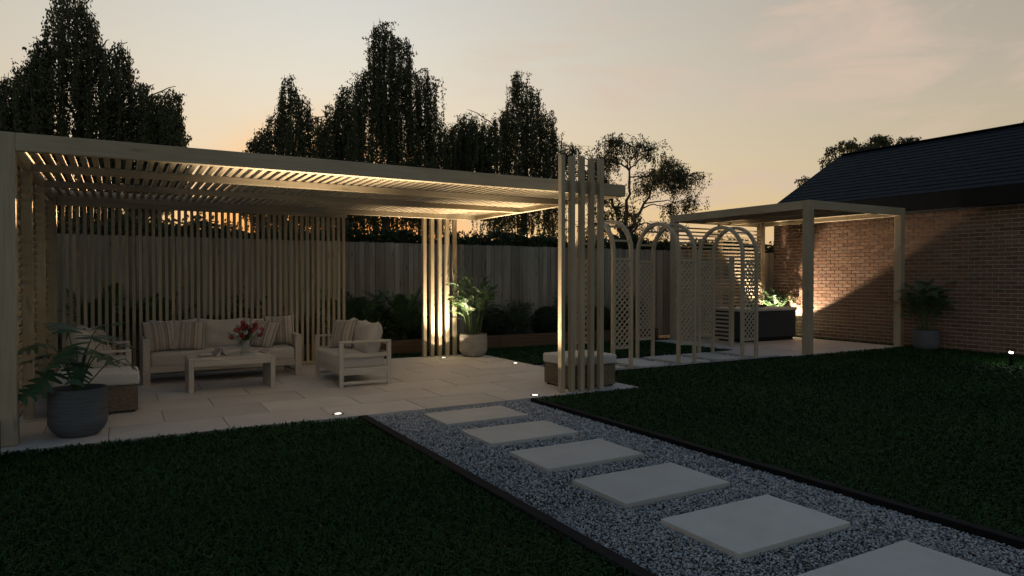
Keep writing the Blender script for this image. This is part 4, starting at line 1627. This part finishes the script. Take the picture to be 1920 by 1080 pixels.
FR_POT = [frond_me(.34, 13, .105, .017, .34, .18, 1), frond_me(.30, 12, .10, .016, .46, .10, 2), frond_me(.26, 11, .095, .017, .26, .25, 5)]
FR_BED = [frond_me(1.2, 24, .28, .026, .26, .22, 3), frond_me(1.08, 22, .26, .024, .36, .16, 4)]


def palm(t, n, base_z, fr, spread, e0, e1, canes=0, cane_h=.5, seed=0):
    g = np.random.default_rng(seed)
    cv, cf = [], []
    tips = []
    for k in range(canes):
        a = 2 * PI * (k * .618 + g.uniform(-.04, .04))
        r = spread * math.sqrt((k + .5) / canes)
        p0 = Vector((r * math.cos(a), r * math.sin(a), base_z))
        h = cane_h * (1.12 - .5 * (k / canes)) * g.uniform(.8, 1.1)
        p1 = p0 + Vector((math.cos(a) * .22 * h, math.sin(a) * .22 * h, h))
        tube([p0, p0.lerp(p1, .5) + Vector((0, 0, .02)), p1], .008, .005, 5, cv, cf)
        tips.append((p0, p1, a))
    if canes:
        add('canes', mesh('canes', cv, cf, 'stem', True), t)
    for i in range(n):
        a = 2 * PI * i / n * 2.4 + g.uniform(-.3, .3)
        el = rad(g.uniform(e0, e1))
        if canes:
            p0, p1, ca = tips[i % canes]
            p = p0.lerp(p1, g.uniform(.45, 1.))
            if g.uniform(0, 1) < .5:
                a = ca + g.uniform(-.8, .8)
        else:
            p = Vector((g.uniform(-1, 1) * spread, g.uniform(-1, 1) * spread, base_z))
        M = Matrix.Translation(p) @ Matrix.Rotation(a, 4, 'Z') @ Matrix.Rotation(-el, 4, 'Y') @ Matrix.Rotation(g.uniform(-.5, .5), 4, 'X') @ Matrix.Scale(g.uniform(.8, 1.12), 4)
        add('frond', fr[i % len(fr)], t, M)


pp = thing('potted_palm', 'lush palm in a ribbed stone coloured pot beside the lit far column', 'potted plant', (5.37, 10.72, PZ), group='potted palms')
pot_parts(pp, .240, .385, 'pot_stone', 8)
palm(pp, 140, .34, FR_POT, .12, 22, 80, 24, .92, 21)
pw = thing('potted_palm', 'dark palm in a grey pot on the grass against the brick wall', 'potted plant', (13.55, 7.50, .01), group='potted palms')
pot_parts(pw, .235, .385, 'pot_slate', 9)
palm(pw, 110, .34, FR_POT, .13, 22, 80, 18, .84, 22)
pt = thing('potted_palm', 'floodlit palm in the corner between the hot tub and the brick wall', 'potted plant', (13.66, 11.08, .035), group='potted palms')
pot_parts(pt, .17, .36, 'pot_stone', 10)
palm(pt, 80, .30, FR_POT, .11, 5, 70, 16, .66, 23)

for i, (x, y, n_, s, lab) in enumerate((
        (-.25, 12.2, 15, 1.0, 'feathery palm in the bed seen through the screen above the monstera'),
        (.55, 12.3, 13, .9, 'feathery palm in the bed directly behind the left end of the long sofa'),
        (3.72, 12.2, 18, 1.0, 'feathery palm in the bed just right of the slatted screen'),
        (4.66, 12.15, 17, .95, 'feathery palm in the bed left of the far lit column'))):
    t = thing('palm', lab, 'palm', (x, y, .22), rng.uniform(0, 6), group='palms in the raised bed')
    palm(t, n_, 0, [FR_BED[0], FR_BED[1]], .04, 52, 86, 0, 0, 40 + i)

BALL = None


def ball(x, y, r, label):
    global BALL
    if BALL is None:
        n = 5200
        d = rng.normal(size=(n, 3))
        d /= np.linalg.norm(d, axis=1)[:, None]
        P = d * (1 + rng.normal(0, .035, n) + .03 * np.sin(d[:, 0] * 7) * np.cos(d[:, 2] * 6))[:, None]
        V, F, T = leaf_quads(P, .10, .6)
        m0 = mesh('foliage', V, F, 'box_leaf', tint=T)
        bm = bmesh.new()
        bmesh.ops.create_icosphere(bm, subdivisions=3, radius=.95)
        m1 = bpy.data.meshes.new('inner_growth')
        bm.to_mesh(m1)
        bm.free()
        m1.materials.append(MAT['box_leaf'])
        BALL = (m0, m1)
    t = thing('box_ball', label, 'shrub', (x, y, .2 + r * .9), rng.uniform(0, 6), group='clipped ball shrubs in the raised bed')
    for nm, me in zip(('foliage', 'inner_growth'), BALL):
        add(nm, me, t, Matrix.Scale(r, 4))


for x, y, r, lab in ((1.30, 12.25, .30, 'clipped ball shrub in the bed behind the middle of the long sofa'), (2.45, 12.2, .29, 'clipped ball shrub in the bed near the right end of the slatted screen'),
                     (4.95, 12.25, .31, 'clipped ball shrub in the bed seen between the far column slats'), (6.55, 12.2, .31, 'clipped ball shrub right of the stone potted palm'),
                     (7.85, 12.2, .31, 'clipped ball shrub in the bed left of the front slatted column'), (9.25, 12.2, .30, 'clipped ball shrub in the bed behind the first two arches'),
                     (-1.1, 12.25, .30, 'clipped ball shrub in the bed at the pergola back left corner')):
    ball(x, y, r, lab)


def shrub(x, y, w, h, n, label, leaf=.055, mat='shrub_leaf', seed=0):
    g = np.random.default_rng(seed)
    t = thing('leafy_shrub', label, 'shrub', (x, y, .21), group='loose leafy shrubs in the raised bed')
    sv, sf = [], []
    PP = []
    ns = 26
    for k in range(ns):
        a = g.uniform(0, 2 * PI)
        r = w * math.sqrt(g.uniform(0, 1))
        hh = h * g.uniform(.55, 1.05) * (1 - .25 * (r / w) ** 2)
        e = Vector((r * math.cos(a), r * math.sin(a) * .7, hh))
        m_ = Vector((e.x * .35, e.y * .35, hh * .55))
        tube([Vector((e.x * .1, e.y * .1, 0)), m_, e], .005, .002, 4, sv, sf)
        q = int(n / ns)
        s = g.uniform(.2, 1, q)
        c = np.array([[(m_ * (2 * u * (1 - u)) + e * u * u)[i] for i in range(3)] for u in s])
        PP.append(c + g.normal(0, .05, (q, 3)))
    add('stems', mesh('stems', sv, sf, 'stem'), t)
    V, F, T = leaf_quads(np.concatenate(PP), leaf, .42, -.25)
    add('foliage', mesh('foliage', V, F, mat, tint=T), t)


shrub(7.2, 12.25, .42, .78, 3000, 'loose grey green shrub between two ball shrubs right of the stone potted palm', .06, seed=1)
shrub(8.35, 12.3, .40, .85, 2600, 'loose grey green shrub behind the front slatted column', .06, seed=2)
shrub(10.0, 12.25, .40, .92, 2600, 'tall loose shrub in the bed between the first and second arches', .06, seed=3)
shrub(1.85, 12.3, .36, .95, 2600, 'tall loose shrub behind the long sofa seen through the screen', .06, 'hedge_leaf', 4)
shrub(2.85, 12.1, .36, .55, 2400, 'low dark shrub behind the screen next to the two seat sofa', .06, 'hedge_leaf', 5)
shrub(4.15, 12.1, .50, .55, 3600, 'low spreading dark shrub between the two palms left of the far column', .06, 'hedge_leaf', 6)
shrub(10.35, 12.3, .3, .75, 1800, 'small loose shrub in the bed beside the hot tub screen', .05, seed=7)

# ------------------------------------------------------------------ lights the photograph shows lit


def spot(name, loc, aim, watts, size, blend, col=(1, .77, .50), r=.02):
    l = bpy.data.lights.new(name, 'SPOT')
    l.energy = watts
    l.spot_size = rad(size)
    l.spot_blend = blend
    l.color = col
    l.shadow_soft_size = r
    o = link(bpy.data.objects.new(name, l))
    o.location = loc
    o.rotation_euler = Vector(aim).to_track_quat('-Z', 'Y').to_euler()
    return o


def ground_light(label, x, y, aim=(0, 0, 1), wide=20., narrow=760., z=PZ):
    t = thing('ground_light', label, 'ground light', (x, y, z), group='round uplights sunk in the paving')
    V, F = lathe([(.060, -.002), (.060, .0035), (.057, .005), (.036, .005), (.034, .003)], 28, False)
    add('ring', mesh('ring', V, F, 'ring', True), t)
    V, F = lathe([(.001, .0045), (.02, .0042), (.034, .003)], 24, False)
    add('lens', mesh('lens', V, F, 'lens', True), t)
    for nm, w, sz, bl_ in (('wide_beam', wide, 102, .05), ('narrow_beam', narrow, 74, 1.)):
        o = spot(nm, (0, 0, .012), aim, w, sz, bl_)
        o.parent = t


ground_light('round uplight in the front paving edge near the path corner', 1.894, 6.81, narrow=1250.)
ground_light('round uplight beside the foot of the front slatted column', 4.186, 6.76, wide=9., narrow=480.)
ground_light('round uplight in the right paving edge beyond the front column', 5.493, 9.47, narrow=1250.)
ground_light('round uplight at the foot of the far slatted column', 4.81, 10.74)

fl = thing('floodlight', 'small floodlight hidden beside the hot tub lighting the palm and brick wall', 'floodlight', (13.37, 10.93, .035))
V, F = lathe([(.05, 0), (.05, .05), (.035, .052), (.034, .045)], 24)
add('ring', mesh('ring', V, F, 'ring', True), fl)
V, F = lathe([(.001, .047), (.034, .045)], 20, False)
add('lens', mesh('lens', V, F, 'lens', True), fl)
for nm, w, sz, bl_ in (('wide_beam', 900, 94, .15),):
    spot(nm, (0, 0, .056), (.12, -.22, 1), w, sz, bl_, (1, .78, .54)).parent = fl

sp = thing('spike_light', 'short black garden light with a glowing white head on the right lawn', 'garden light', (12.12, 5.40, 0))
V, F = lathe([(.022, 0), (.022, .20), (.034, .205), (.034, .222)], 18)
add('post', mesh('post', V, F, 'ring', True), sp)
V, F = lathe([(.014, .223), (.026, .228), (.031, .236), (.026, .245), (.014, .250), (.001, .251)], 20)
add('lamp_head', mesh('lamp_head', V, F, 'lens_white', True), sp)
l = bpy.data.lights.new('glow', 'POINT')
l.energy = 3.2
l.color = (1, .93, .80)
l.shadow_soft_size = .03
o = link(bpy.data.objects.new('glow', l))
o.location = (0, 0, .30)
o.parent = sp
